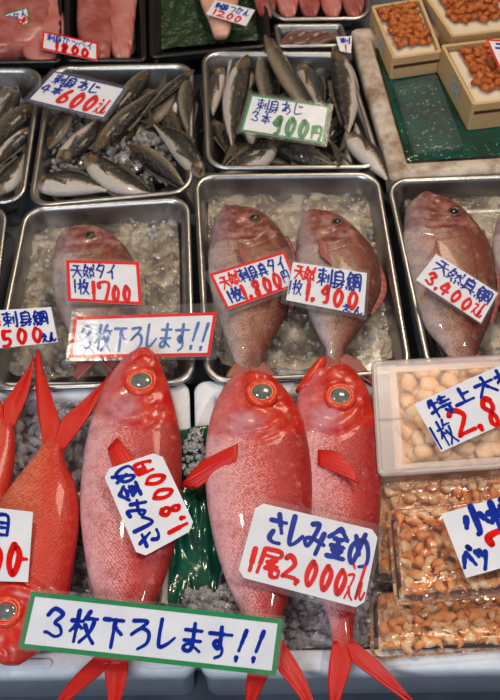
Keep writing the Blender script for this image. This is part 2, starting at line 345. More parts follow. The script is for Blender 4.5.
# ------------------------------------------------------------------ ice, slurry, water
def inq(c, z, ins=.03, rc=.0):
    q = quadpx(c, z); w = (q[1]-q[0]).length; h = (q[3]-q[0]).length
    def f(u, v):
        a, b = 2*u-1, 2*v-1; kk = 1-rc*(a*b)**4; u, v = .5+a*kk/2, .5+b*kk/2
        p = Q(q, ins/w+(1-2*ins/w)*u, ins/h+(1-2*ins/h)*v); return Vector((p.x, p.y, z))
    return f
def bed(name, f, nx, ny, amp, mat, label, cat, fr=26, seed=0):
    V = []; F = []
    for j in range(ny+1):
        for i in range(nx+1):
            p = f(i/nx, j/ny); p.z += amp*(noise.noise(p*fr+Vector((seed, 0, 0)))+.5*noise.noise(p*fr*2.7+Vector((seed, 5, 0))))
            V.append(p)
    for j in range(ny):
        for i in range(nx):
            a = j*(nx+1)+i; F.append((a, a+nx+1, a+nx+2, a+1))
    o = mobj(name, V, F, M[mat], org=V[0]); return props(o, label, cat, None, 'stuff')
ICO = None
def ico():
    global ICO
    import bmesh
    if ICO is None:
        bm = bmesh.new(); bmesh.ops.create_icosphere(bm, subdivisions=1, radius=1)
        ICO = ([v.co.copy() for v in bm.verts], [tuple(v.index for v in f.verts) for f in bm.faces]); bm.free()
    return ICO
def chunks(name, f, n, zr, size, label, mat='ice', region=None):
    IV, IF = ico(); V = []; F = []
    k = 0
    if n == 0: return
    while k < n:
        u, v = random.random(), random.random()
        if region and not region(u, v): continue
        k += 1
        c = f(u, v); c.z += random.uniform(*zr); s = random.uniform(*size)
        R = Matrix.Rotation(random.uniform(0, 6.28), 3, Vector((random.random()-.5, random.random()-.5, random.random()-.5)).normalized())
        sc = Vector((random.uniform(.6, 1.4), random.uniform(.6, 1.2), random.uniform(.5, 1)))
        b = len(V)
        for iv in IV:
            q = Vector((iv.x*sc.x, iv.y*sc.y, iv.z*sc.z))*s*random.uniform(.75, 1.2); V.append(c+R @ q)
        F += [tuple(i+b for i in t) for t in IF]
    o = mobj(name, V, F, M[mat], smooth=False, org=f(.5, .5)); return props(o, label, 'ice', None, 'stuff')
fl_ = inq(LBOX, ZB-.02, .032); fr_ = inq(RBOX, ZB-.02, .032)
bed('ice_bed', fl_, 90, 90, .007, 'icebed', 'grey wet ice filling the left white foam box', 'ice', seed=1)
bed('ice_bed', fr_, 90, 90, .007, 'icebed', 'grey wet ice filling the right white foam box', 'ice', seed=4)
chunks('crushed_ice', fl_, 1100, (-.003, .012), (.004, .012), 'crushed ice lumps around the left red fish')
chunks('crushed_ice', fr_, 1100, (-.003, .012), (.004, .012), 'crushed ice lumps around the right red fish', region=lambda u, v: u < .52)
def pile(c, z): 
    q = quadpx(c, z)
    def f(u, v):
        a = (u-.5)*2; b = (v-.5)*2; p = Q(q, u, v); return Vector((p.x, p.y, z+.008*(1-a*a)*(1-b*b)))
    return f
chunks('crushed_ice', pile([(184, 428), (204, 432), (206, 486), (180, 484)], .004), 90, (-.002, .003), (.003, .006), 'small pile of crushed ice lying on the green plastic liner', region=lambda u, v: (u-.5)**2+(v-.5)**2 < .25)
chunks('crushed_ice', pile([(176, 586), (262, 590), (264, 620), (190, 618)], .006), 90, (-.003, .004), (.004, .009), 'wet ice lumps just above the long green bordered notice', region=lambda u, v: (u-.5)**2+(v-.5)**2 < .25)
for k, (sx, amp, lab, n) in {'B': (1, .006, 'lumpy ice slurry around the single small bream', 420), 'C': (2, .0045, 'clear melt water and ice around the two bream', 300), 'D': (3, .0035, 'clear melt water around the bream under the 3400 card', 160)}.items():
    f = inq(TR[k], -.036, .0195, .07)
    bed('ice_slurry', f, 80, 80, amp, 'slurry', lab, 'ice water', fr=42, seed=sx*3)
    chunks('ice_fragments', f, n, (-.008, .002), (.003, .008), {'B': 'ice fragments floating in the tray with the single small bream', 'C': 'ice fragments floating in the tray with two bream', 'D': 'ice fragments in the tray under the 3400 card'}[k], region=(lambda u, v: v > .45 or u > .8 or u < .15))
chunks('ice_fragments', inq(TR['F'], -.03, .03), 420, (-.01, .006), (.004, .009), 'ice fragments among the fish by the 600 card', region=lambda u, v: v > .55 or u < .2)
chunks('ice_fragments', inq(TR['E'], -.035, .03), 160, (-.01, .004), (.004, .008), 'ice fragments in the tray cut off by the left edge')
f = inq(TR['G'], -.035, .03); bed('melt_water', f, 40, 40, .001, 'water', 'dark melt water under the fish by the 900 card', 'water', seed=9)
f = inq(UB, -.022, .036); bed('green_water', f, 60, 60, .0006, 'greenwater', 'green water in the weathered foam box', 'water', seed=11)

# ------------------------------------------------------------------ fish
def body(root, st, zc, mat, k=.42, n=110, m=56, gill=.29, vr=False, mouth=True, ends=(.0, .0)):
    """st: list of (left point, right point) world vectors at height zc, snout first; right = back side"""
    n0 = len(st); L = cr([s[0] for s in st], n); R = cr([s[1] for s in st], n)
    cen = [(a+b)/2 for a, b in zip(L, R)]; U = [0]
    for i in range(1, n): U.append(U[-1]+(cen[i]-cen[i-1]).length)
    T = U[-1]; V = []; uv = []; uvn = []; F = []
    wmax = max((b-a).length/2 for a, b in zip(L, R))
    for i in range(n):
        a = (R[i]-L[i])/2; w = a.length; u = U[i]/T
        h = k*wmax*min(1, (w/wmax)**.75)
        for j in range(m):
            th = 2*math.pi*j/m; c, s = math.cos(th), math.sin(th)
            zz = math.copysign(abs(s)**.85, s)*h
            p = cen[i]+a*c; v = (c+1)/2
            if j == 0: h *= 1-.86*max(0, (u-.90)/.10)**1.5
            if s > 0 and mouth:
                arc = gill-.5*(v-.45)**2
                d = u-arc
                zz += wmax*.055*math.exp(-((d+.02)/.022)**2)*(1-abs(c)**4)-wmax*.05*math.exp(-((d-.008)/.010)**2)*(1-abs(c)**4)
                arc2 = gill*.66-.35*(v-.5)**2
                zz -= wmax*.03*math.exp(-((u-arc2)/.007)**2)*(1-abs(c)**4)*(1 if v < .6 else .3)
                if v < .5: # mouth cleft
                    ml = .02+.22*(.5-v); zz -= wmax*.05*math.exp(-((u-ml)/.008)**2)*max(0, 1-u/.13)
            if s > 0 and mouth and u < gill: zz += wmax*.05*noise.noise(p*75+Vector((3, 1, 0)))*(1-abs(c)**4)
            V.append(p+Vector((0, 0, zz)))
            uv.append((U[i], (th if th <= math.pi else 2*math.pi-th)*w)); uvn.append((u, v))
    for i in range(n-1):
        for j in range(m):
            b = i*m+j; c = i*m+(j+1) % m; F.append((b, b+m, c+m, c))
    F.append(tuple(range(m))); F.append(tuple(range((n-1)*m, n*m))[::-1])
    return mobj('body', V, F, M[mat], parent=root, uv=uv, uvn=uvn)
def finmesh(root, name, a, b, mat, nu=10, nv=16, jag=.0, thick=.0012, label=None):
    """a: root edge points, b: outer edge points (same parametrisation) ; vectors"""
    A = cr(a, nv+1); B = cr(b, nv+1); V = []; uvn = []; F = []
    for j in range(nv+1):
        for i in range(nu+1):
            t = i/nu; p = A[j].lerp(B[j], t*(1-(jag*random.random() if i == nu else 0)))
            p = p+Vector((0, 0, .0012*math.sin(j*2.2)*t+.006*t*(1-t))); V.append(p); uvn.append((t, j/nv))
    for j in range(nv):
        for i in range(nu):
            q = j*(nu+1)+i; F.append((q, q+1, q+nu+2, q+nu+1))
    return mobj(name, V, F, M[mat], parent=root, uvn=uvn, solid=thick)
def tailfin(root, base, tip1, tip2, z, mat, w=.5, zt=None):
    """base: (left px, right px); tips px; one mesh with two lobes"""
    zt = z if zt is None else zt
    bl = px(*base[0], z); br = px(*base[1], z); t1 = px(*tip1, zt); t2 = px(*tip2, zt); mid = (bl+br)/2
    fork = mid+((t1+t2)/2-mid)*.30
    V = []; uvn = []; F = []
    for side, (b, t) in enumerate(((bl, t1), (br, t2))):
        o = len(V); nu, nv = 16, 8
        width0 = (b-mid)
        for i in range(nu+1):
            s = i/nu
            outer = b.lerp(t, s)+(b-mid)*.42*math.sin(math.pi*s)
            inner = mid.lerp(fork, min(1, s*2.4)).lerp(t, ((s-.40)/.60)**1.15 if s > .40 else 0)
            for j in range(nv+1):
                v = j/nv; p = outer.lerp(inner, v)
                if i in (nu-1, nu-3, nu-5) and j in (2, 4, 6): p = p.lerp(b, .02*random.random())
                p = p+Vector((0, 0, .003*math.sin(v*6+side)*s+(.004 if side else 0)*0)); V.append(p); uvn.append((s, v))
        for i in range(nu):
            for j in range(nv):
                q = o+i*(nv+1)+j; F.append((q, q+1, q+nv+2, q+nv+1) if side else (q, q+nv+1, q+nv+2, q+1))
    return mobj('tail_fin', V, F, M[mat], parent=root, uvn=uvn, solid=.003)
def dome(name, root, c, rx, ry, h, mat, n=24, ringin=None):
    V = []; F = []; K = 6
    if ringin is None:
        for k in range(K):
            a = math.pi/2*k/K; V += [c+Vector((rx*math.cos(a)*math.cos(t), ry*math.cos(a)*math.sin(t), h*math.sin(a))) for t in [2*math.pi*i/n for i in range(n)]]
        V.append(c+Vector((0, 0, h)))
        for k in range(K-1):
            for i in range(n): F.append((k*n+i, k*n+(i+1) % n, (k+1)*n+(i+1) % n, (k+1)*n+i))
        for i in range(n): F.append(((K-1)*n+i, (K-1)*n+(i+1) % n, K*n))
    else:
        for k in range(K+1):
            a = math.pi*k/K; rr = ringin+(1-ringin)*(.5+.5*math.cos(a))
            V += [c+Vector((rx*rr*math.cos(t), ry*rr*math.sin(t), h*math.sin(a))) for t in [2*math.pi*i/n for i in range(n)]]
        for k in range(K):
            for i in range(n): F.append((k*n+i, k*n+(i+1) % n, (k+1)*n+(i+1) % n, (k+1)*n+i))
    return mobj(name, V, F, M[mat], parent=root)
def surf_z(root, x, y):   # height of the fish's skin at a pixel
    b = [o for o in root.children if o.name.startswith('body')][0]
    best = None; off = root.location
    for z in [i*.001 for i in range(-20, 90)]:
        p = px(x, y, z)
        zz = max((v.co.z for v in b.data.vertices if (v.co.x+off.x-p.x)**2+(v.co.y+off.y-p.y)**2 < .00002), default=-9)+off.z
        if abs(zz-z) < .0015: best = z
    return best if best is not None else .03
def lifted(st, zc, lift): return [(px(a, b, zc+lift*max(0, 1-i/5)**1.3), px(c, d, zc+lift*max(0, 1-i/5)**1.3)) for i, (a, b, c, d) in enumerate(st)]
def redfish(label, st, zc, tail, eye, er, mat='redfish', pect=None, group='whole red fish on ice', ztail=None, flipped=False, jaw=None, dorsal=None, lift=.012):
    S_ = lifted(st, zc, lift)
    root = empty('red_fish', (S_[0][0]+S_[-1][1])/2*1.0, label, 'fish', group); root.location.z = zc-.028
    bpy.context.view_layer.update()
    body(root, S_, zc, mat, k=.40)
    (bl, br, t1, t2) = tail; sg = -1 if t1[1] > bl[1] else 1; tailfin(root, ((bl[0]+1, bl[1]+sg*9), (br[0]-1, br[1]+sg*9)), t1, t2, zc+.004, 'redfin', zt=ztail)
    if eye:
        z = surf_z(root, *eye); c = px(eye[0], eye[1], z-.002)
        ey = dome('eye', root, c, er*1.02, er*.98, .0065, 'eyering', ringin=.58)
        dome('iris', ey, c+Vector((0, 0, .0015)), er*.70, er*.64, .0040, 'eyegold', ringin=.84)
        dome('pupil', ey, c+Vector((0, 0, .0015)), er*.62, er*.56, .0035, 'eyegrey')
    if pect:
        (a0, a1), tips = pect
        za = surf_z(root, *a0)+.002; zb = surf_z(root, *a1)+.002
        finmesh(root, 'pectoral_fin', [px(a0[0]*.8+a1[0]*.2, a0[1]*.8+a1[1]*.2, za), px((a0[0]+a1[0])/2, (a0[1]+a1[1])/2, (za+zb)/2+.002), px(a0[0]*.2+a1[0]*.8, a0[1]*.2+a1[1]*.8, zb)], [px(*t, zz) for t, zz in tips], 'redfin', jag=.06)
    if jaw:
        a, b, w = jaw; z0 = zc+.006
        P = cr([px(*a, z0), px((a[0]*.5+b[0]*.5), (a[1]+b[1])/2, z0+.004), px(*b, z0+.006)], 10); V = []; n = 14
        for i, p in enumerate(P):
            r = w*(1-.55*(i/9)**2)
            if i == 9: r *= .45
            V.append([p+Vector((r*math.cos(2*math.pi*j/n), 0, r*math.sin(2*math.pi*j/n))) for j in range(n)])
        A, F = loft(V, True, True); mobj('lower_jaw', A, F, M['flesh'], parent=root, sub=1)
    if dorsal:
        a, b = dorsal; finmesh(root, 'dorsal_fin', [px(*p, zc) for p in a], [px(*p, zc-.004) for p in b], 'redfin', jag=.15)
    return root
ZF = .016
redfish('red fish with head under the red bordered filleting sign, card reading 1800 on its side',
    [(143, 348, 149, 349), (130, 354, 157, 357), (118, 366, 164, 372), (107, 382, 170, 391), (97, 405, 176, 412), (88, 434, 181, 440), (82, 470, 182, 480), (80, 510, 180, 520), (84, 550, 172, 556), (91, 590, 160, 592), (99, 620, 146, 622), (103, 645, 133, 645), (103, 664, 127, 664)],
    ZF, ((100, 660), (129, 660), (50, 712), (112, 718)), (141, 382), .0245, pect=(((120, 434), (105, 452)), [((154, 484), .046), ((146, 500), .05), ((124, 504), .048)]), lift=.022, ztail=.006)
redfish('red fish with silvery belly and a pectoral fin spread over the green liner',
    [(246, 372, 255, 372), (231, 380, 272, 378), (221, 393, 286, 391), (212, 413, 298, 411), (206, 442, 308, 440), (205, 475, 313, 480), (208, 510, 311, 520), (215, 545, 303, 555), (225, 577, 292, 588), (238, 607, 283, 614), (250, 632, 281, 634), (258, 655, 283, 654)],
    ZF+.006, ((257, 650), (284, 650), (246, 715), (318, 718)), (262, 393), .0235, pect=(((238, 438), (236, 466)), [((200, 462), .034), ((180, 486), .022), ((196, 490), .022)]), ztail=.008)
redfish('red fish with gaping mouth, rightmost of the red fish',
    [(338, 366, 348, 366), (312, 374, 356, 373), (300, 390, 365, 385), (295, 410, 372, 403), (294, 435, 378, 430), (296, 470, 381, 465), (300, 505, 381, 505), (306, 545, 375, 550), (316, 585, 364, 590), (328, 618, 354, 620), (332, 640, 353, 640), (333, 655, 354, 655)],
    ZF-.004, ((332, 650), (356, 650), (332, 718), (414, 704)), (340, 397), .0225, pect=(((318, 445), (318, 470)), [((338, 452), .05), ((354, 468), .05), ((360, 484), .046)]), ztail=.006, jaw=((303, 392), (324, 357), .0135))
redfish('orange red fish with forked tail pointing up and head at the lower left corner',
    [(2, 664, 20, 664), (-22, 652, 42, 648), (-34, 630, 58, 622), (-38, 606, 68, 596), (-36, 580, 74, 562), (-26, 552, 78, 534), (-10, 522, 79, 510), (6, 494, 76, 487), (24, 470, 66, 464), (38, 451, 63, 451), (44, 436, 63, 440), (47, 428, 63, 432)],
    ZF+.002, ((43, 438), (65, 441), (38, 352), (110, 376)), (6, 612), .022, mat='redfish2', ztail=.012, lift=0)
redfish('red fish at the left edge, only its forked tail and rear showing',
    [(-90, 640, -70, 640), (-110, 600, -40, 600), (-100, 560, -20, 556), (-80, 520, 2, 516), (-60, 490, 10, 488), (-36, 462, 14, 464), (-16, 440, 15, 444), (-8, 420, 14, 424), (-4, 408, 13, 410)],
    ZF-.004, ((-8, 414), (15, 418), (-30, 356), (34, 360)), None, 0, mat='redfish2', ztail=.01)

def bream(label, st, zc, eye, er, tail, mat='bream', group='whole sea bream', pect=None, dorsal=None):
    S_ = [(px(a, b, zc), px(c, d, zc)) for a, b, c, d in st]
    root = empty('sea_bream', (S_[0][0]+S_[-1][1])/2, label, 'fish', group); root.location.z = zc-.028
    body(root, S_, zc, mat, k=.40, gill=.33)
    (bl, br), t1, t2 = tail; tailfin(root, ((bl[0], bl[1]-4), (br[0], br[1]-4)), t1, t2, zc+.003, 'breamfin')
    if eye:
        z = surf_z(root, *eye); c = px(eye[0], eye[1], z-.0015)
        ey = dome('eye', root, c, er*1.45, er*1.3, .003, 'eyesilver', ringin=.6)
        dome('pupil', ey, c, er*1.05, er*.95, .0035, 'eyedark')
    if pect:
        a0, a1, tips = pect; z = surf_z(root, *a0)+.002
        finmesh(root, 'pectoral_fin', [px(*a0, z), px(*a1, z)], [px(*t, z+.002) for t in tips], 'breamfin', jag=.08, thick=.0008)
    if dorsal:
        finmesh(root, 'dorsal_fin', [px(*p, zc) for p in dorsal[0]], [px(*p, zc-.006) for p in dorsal[1]], 'breamfin', jag=.25, thick=.001, nv=24)
    return root
ZR = -.008
bream('sea bream under the red bordered 1800 card, left one of the pair in one tray', [(221, 211, 232, 206), (214, 224, 258, 212), (210, 241, 277, 227), (208, 262, 290, 249), (210, 285, 295, 275), (215, 308, 290, 304), (221, 328, 280, 328), (229, 348, 268, 350), (238, 370, 262, 370)],
    ZR, (255, 218), .0065, (((236, 366), (264, 366)), (226, 394), (276, 392)), pect=((236, 240), (240, 258), [(252, 262), (262, 282)]), dorsal=([(284, 238), (296, 272), (288, 312)], [(288, 236), (301, 272), (292, 314)]))
bream('sea bream with its tail curving right, under the borderless 1900 card', [(302, 217, 313, 210), (298, 231, 338, 216), (296, 250, 360, 234), (297, 270, 376, 257), (302, 292, 381, 285), (309, 314, 372, 311), (318, 334, 357, 335), (326, 350, 346, 350), (328, 364, 346, 362)],
    ZR+.001, (337, 222), .0065, (((326, 360), (348, 358)), (322, 388), (374, 384)), mat='bream2', pect=((318, 238), (320, 256), [(326, 244), (332, 266)]), dorsal=([(366, 244), (381, 285), (370, 314)], [(370, 242), (387, 286), (374, 316)]))
bream('large sea bream under the 3400 card in the right tray', [(419, 196, 429, 193), (407, 208, 452, 203), (404, 226, 474, 222), (404, 248, 488, 244), (410, 272, 495, 270), (416, 300, 496, 298), (424, 324, 489, 324), (440, 345, 480, 346), (452, 362, 476, 362)],
    ZR+.002, (454, 212), .0075, (((450, 358), (478, 358)), (440, 384), (494, 384)), mat='bream', pect=((436, 238), (440, 254), [(432, 262), (446, 274)]), dorsal=([(480, 232), (497, 280), (490, 322)], [(484, 230), (502, 282), (494, 324)]))
bream('small sea bream alone in its tray under the 1700 card', [(64, 232, 72, 227), (57, 241, 98, 229), (53, 257, 120, 242), (52, 278, 134, 261), (55, 300, 141, 284), (63, 322, 137, 311), (75, 342, 120, 338), (88, 360, 108, 358)],
    ZR-.002, (90, 235), .006, (((86, 354), (110, 354)), (76, 378), (120, 378)), mat='bream2')
bream('sea bream cut off by the right edge of the photo', [(512, 206, 522, 203), (500, 216, 545, 212), (494, 232, 565, 228), (492, 252, 580, 250), (498, 276, 588, 274), (506, 304, 586, 302), (516, 330, 570, 330), (534, 352, 560, 352)],
    ZR, None, 0, (((530, 350), (562, 350)), (520, 374), (580, 374)), mat='bream2')

# ---- small silver fish: templates (unit length 1, head +Y, back +X) then copies
def small_template(bend, mat):
    root = empty('silver_fish', (0, 0, 0), 'x', 'fish'); W = [(.0, .008), (.04, .034), (.12, .072), (.25, .104), (.4, .110), (.55, .09), (.7, .055), (.8, .026), (.87, .014)]
    st = []
    for u, w in W:
        y = .5-u; cx = bend*math.cos((u-.45)*math.pi)*.5; st.append((Vector((cx-w*1.05, y, 0)), Vector((cx+w*.95, y, 0))))
    body(root, st, 0, mat, k=.56, n=40, m=24, gill=.22)
    cb = (st[-1][0]+st[-1][1])/2; V = [cb+Vector((-.02, .02, 0)), cb+Vector((.02, .02, 0)), cb+Vector((.085, -.16, .01)), cb+Vector((.0, -.07, 0)), cb+Vector((-.085, -.16, -.01))]
    mobj('tail_fin', V, [(0, 1, 3), (1, 2, 3), (0, 3, 4)], M['ajifin'], parent=root, uvn=[(0, 0), (0, 1), (1, 1), (.5, .5), (1, 0)], smooth=False, solid=.008)
    c = Vector((bend*.25*0+cxat(bend, .075)+.02, .5-.075, .028))
    ey = dome('eye', root, c, .026, .026, .012, 'eyesilver', ringin=.55); dome('pupil', ey, c, .017, .017, .012, 'eyedark')
    c = cxat(bend, .27); finmesh(root, 'pectoral_fin', [Vector((c-.02, .23, .062)), Vector((c+.012, .235, .062))], [Vector((c-.05, .09, .058)), Vector((c-.02, .08, .060))], 'ajifin', thick=.006, nu=4, nv=4)
    a = [Vector((cxat(bend, .35)+.10, .15, 0)), Vector((cxat(bend, .5)+.10, .0, 0)), Vector((cxat(bend, .75)+.04, -.25, 0))]
    finmesh(root, 'dorsal_fin', a, [a[0]+Vector((.05, -.02, 0)), a[1]+Vector((.03, -.02, 0)), a[2]+Vector((.01, -.02, 0))], 'ajifin', thick=.006, nu=3, nv=10, jag=.2)
    return root
def cxat(bend, u): return bend*math.cos((u-.45)*math.pi)*.5
TPL = [small_template(.10, 'aji'), small_template(-.12, 'aji'), small_template(.06, 'ajidark'), small_template(-.08, 'ajidark')]
used = [False]*4
def copytree(o, parent=None):
    c = o.copy(); COL.objects.link(c)
    if parent is not None: c.parent = parent
    for ch in o.children: copytree(ch, c)
    return c
def sfish(t, head, tail, wpx, z, label, group, back=1, roll=0, pitch=0, grow=1.22):
    """head/tail px; back=+1 back to the right of the swimming direction; roll tips the back up (+) or belly up (-)"""
    a = px(*head, z); b = px(*tail, z); L = (a-b).length*grow; d = (a-b).normalized()
    r = TPL[t] if not used[t] else copytree(TPL[t])
    used[t] = True
    sx = wpx*.00180/.24; c = (a+b)/2; r.location = c
    rz = math.atan2(d.y, d.x)-math.pi/2
    r.rotation_euler = (math.radians(pitch), math.radians(roll)*back, rz); r.scale = (sx*back, L, sx*1.0)
    props(r, label, 'fish', group)
gG, gF, gE = 'silver fish by the 900 card', 'silver fish by the 600 card', 'silver fish in the left edge tray'
for a in [
 (2, (238, 148), (300, 168), 22, -.040, 'dark fish low in the tray below the 900 card', gG, 1, 10),
 (3, (330, 160), (258, 160), 20, -.040, 'dark fish at the front wall below the 900 card', gG, 1, 0),
 (0, (222, 72), (209, 128), 22, -.034, 'pale fish against the left wall of the 900 card tray', gG, -1, -20),
 (1, (214, 124), (232, 162), 20, -.036, 'short pale fish below the left wall fish, left of the 900 card', gG, -1, -15),
 (0, (233, 54), (224, 126), 14, -.020, 'thin upright fish second from the left wall behind the 900 card', gG, 1, -30),
 (1, (247, 62), (234, 152), 27, -.010, 'silver fish with white belly tucked under the left end of the 900 card', gG, 1, -15),
 (2, (262, 62), (268, 118), 24, -.018, 'dark upright fish directly behind the 900 card', gG, 1, 25),
 (3, (272, 46), (338, 152), 29, -.006, 'large dark fish with its head over the back rim behind the 900 card', gG, 1, 35),
 (0, (300, 68), (322, 118), 22, -.028, 'pale fish between the large dark fish and the upright one, behind the 900 card', gG, 1, -20),
 (1, (334, 55), (345, 142), 30, -.008, 'silver and gold fish upright right of the 900 card', gG, -1, -15),
 (0, (349, 138), (389, 184), 30, -.010, 'fish with gold side at the front right corner of the 900 card tray', gG, 1, 15),
 (2, (278, 140), (346, 172), 26, -.012, 'striped fish lying just below the 900 card', gG, -1, 10),
 (1, (272, 142), (212, 176), 26, -.012, 'white bellied fish curving toward the front left corner below the 900 card', gG, -1, -25),
 (0, (358, 122), (362, 166), 18, -.034, 'small pale fish by the right wall of the 900 card tray', gG, 1, 0),
 (2, (143, 75), (100, 126), 20, -.012, 'dark gold fish running under the right end of the 600 card', gF, 1, 15),
 (3, (102, 146), (164, 86), 20, -.008, 'long dark fish with its head pointing lower left beside the 600 card', gF, -1, 20),
 (1, (190, 74), (148, 112), 19, -.004, 'white bellied fish in the back right corner of the 600 card tray', gF, 1, -35),
 (2, (150, 124), (182, 86), 24, -.020, 'dark fish beneath the white bellied one in the back corner', gF, 1, 20),
 (3, (190, 82), (190, 140), 20, -.010, 'dark upright fish along the right wall of the 600 card tray', gF, 1, 25),
 (2, (166, 112), (186, 146), 24, -.026, 'gold fish half hidden in the middle right of the 600 card tray', gF, -1, 0),
 (0, (199, 174), (150, 122), 24, -.006, 'white bellied fish with tail pointing upper left near the right wall', gF, -1, -35),
 (3, (134, 150), (190, 194), 20, -.012, 'dark fish slanting to the front right corner of the 600 card tray', gF, -1, 30),
 (1, (92, 158), (162, 198), 30, -.014, 'wide pale grey fish at the front of the 600 card tray', gF, 1, -5),
 (0, (38, 186), (112, 192), 30, -.018, 'broad pale fish along the front left of the 600 card tray', gF, 1, -5),
 (2, (52, 144), (80, 98), 19, -.010, 'golden headed fish pointing down under the 600 card', gF, 1, 0),
 (0, (60, 158), (104, 112), 24, -.012, 'grey fish second from the left under the 600 card', gF, -1, 0),
 (3, (140, 120), (112, 160), 20, -.030, 'dark fish deep in the middle of the 600 card tray', gF, 1, 10),
 (2, (100, 140), (60, 178), 22, -.034, 'dark fish deep at the left of the 600 card tray', gF, 1, 10),
 (3, (30, 110), (-12, 156), 24, -.012, 'dark backed fish with copper side at the left edge', gE, 1, 15),
 (0, (14, 92), (-16, 138), 22, -.020, 'pale fish behind the copper sided one at the left edge', gE, 1, -15),
 (1, (30, 132), (-8, 172), 18, -.022, 'slim fish below the copper sided one at the left edge', gE, 1, 10),
 (1, (-6, 190), (24, 150), 22, -.030, 'pale fish at the front of the left edge tray', gE, 1, -20),
]: sfish(*a[:7], back=a[7], roll=a[8])
for tr, n, lab, gg in (('G', 12, 'dark fish half hidden at the bottom of the tray with the green bordered card', 'half hidden fish of the back middle tray'), ('F', 13, 'dark fish half hidden at the bottom of the tray with the navy bordered card', 'half hidden fish of the back left tray'), ('E', 5, 'dark fish half hidden at the bottom of the tray cut off by the left edge', 'half hidden fish of the left edge tray')):
    c = TR[tr]
    for k in range(n):
        u = ((k % 4)+.5+random.uniform(-.2, .2))/4*.66+.17; v = ((k//4)+.5+random.uniform(-.2, .2))/4*.8+.2
        if tr == 'E': u = .62+.06*k
        x = (c[0][0]*(1-u)+c[1][0]*u)*(1-v)+(c[3][0]*(1-u)+c[2][0]*u)*v; y = c[0][1]*(1-v)+c[3][1]*v
        an = random.uniform(.6, 2.4); hl = random.uniform(24, 30)
        sfish(random.choice((0, 2, 3, 2)), (x+hl*math.cos(an), y-hl*.8*math.sin(an)), (x-hl*math.cos(an), y+hl*.8*math.sin(an)), 21, -.040, lab, gg, random.choice((1, -1)), random.uniform(-10, 25), grow=1.0)

# ------------------------------------------------------------------ fillets in the far trays
def slab(name, label, st, z, mat, k=.3, group='pink fillets', cat='fillet', stripes=None):
    S_ = [(px(a, b, z), px(c, d, z)) for a, b, c, d in st]; n, m = 50, 32
    L = cr([s[0] for s in S_], n); R = cr([s[1] for s in S_], n); V = []; F = []; wm = max((a-b).length/2 for a, b in zip(L, R))
    for i in range(n):
        c = (L[i]+R[i])/2; a = (R[i]-L[i])/2; h = k*wm*min(1, (a.length/wm)**.5)
        for j in range(m):
            t = 2*math.pi*j/m; p = c+a*math.cos(t); zz = math.copysign(abs(math.sin(t))**.7, math.sin(t))*h
            zz += .002*noise.noise(p*60)+(.0015*math.sin((p.x*1.0+p.y*.3)*500) if stripes and math.sin(t) > 0 else 0)
            V.append(p+Vector((0, 0, zz)))
    for i in range(n-1):
        for j in range(m): b = i*m+j; c2 = i*m+(j+1) % m; F.append((b, b+m, c2+m, c2))
    F.append(tuple(range(m))); F.append(tuple(range((n-1)*m, n*m))[::-1])
    o = mobj(name, V, F, M[mat], org=(S_[0][0]+S_[-1][1])/2); return props(o, label, cat, group)
slab('fish_fillet', 'broad pink fish fillet under the green bordered 1300 card', [(-40, -60, 20, -60), (-50, -20, 50, -30), (-50, 20, 56, 0), (-50, 40, 58, 25), (-40, 56, 40, 48), (-10, 60, 14, 58)], -.022, 'pinkmeat', k=.32)
slab('fish_fillet', 'pink fillet piece behind the red bordered 1800 card', [(20, -10, 50, -14), (22, 20, 62, 10), (22, 40, 64, 34), (24, 56, 58, 54), (34, 62, 50, 62)], -.010, 'pinkmeat2', k=.25)
slab('fish_fillet', 'pale pink fillet, left of the two long fillets', [(90, -60, 104, -60), (80, -20, 112, -20), (77, 10, 112, 10), (78, 38, 112, 38), (86, 56, 110, 56), (94, 62, 104, 62)], -.016, 'pinkmeat', k=.5)
slab('fish_fillet', 'striped red pink fillet, right of the two long fillets', [(112, -60, 126, -60), (108, -20, 138, -20), (108, 10, 136, 10), (110, 32, 134, 32), (112, 52, 132, 52), (116, 60, 128, 60)], -.016, 'pinkmeat2', k=.5, stripes=True)
slab('squid_body', 'pale pink tapering squid piece under the 1200 card', [(188, -60, 244, -60), (196, -20, 242, -20), (201, 4, 238, 4), (208, 20, 233, 20), (212, 32, 230, 32), (214, 37, 227, 37)], -.018, 'cream', k=.3, group='squid', cat='squid')
for i, (x0, dx, lab) in enumerate([(262, -6, 'leftmost'), (284, -3, 'second from left'), (306, 0, 'third from left'), (328, 4, 'fourth from left'), (350, 8, 'rightmost')]):
    slab('red_fillet', 'red striped fillet at the top edge, %s of the row' % lab, [(x0-14+dx, -60, x0+8+dx, -62), (x0-13, -25, x0+10, -25), (x0-8, 0, x0+14, -2), (x0-4, 12, x0+13, 10), (x0+2, 18, x0+10, 17)], -.012, 'pinkmeat2' if i % 2 else 'pinkmeat', k=.45, group='red fillets at the top edge', stripes=True)
for i, (a, b, w, lab) in enumerate([((282, 44), (318, 26), 10, 'front'), ((292, 46), (340, 26), 9, 'middle'), ((308, 46), (346, 34), 8, 'rear')]):
    slab('brown_fish', 'brown fish, %s one of the small tray behind the 900 card' % ['leftmost', 'middle', 'rightmost'][i], [(a[0]-1, a[1]-3, a[0]+1, a[1]+2), (a[0]*.7+b[0]*.3, a[1]*.7+b[1]*.3-w*.6, a[0]*.7+b[0]*.3+2, a[1]*.7+b[1]*.3+w*.5), (a[0]*.3+b[0]*.7, a[1]*.3+b[1]*.7-w*.5, a[0]*.3+b[0]*.7+2, a[1]*.3+b[1]*.7+w*.4), (b[0]-1, b[1]-1, b[0]+1, b[1]+1)], -.020, 'brownmeat', k=.6, group='brown fish at the back', cat='fish')
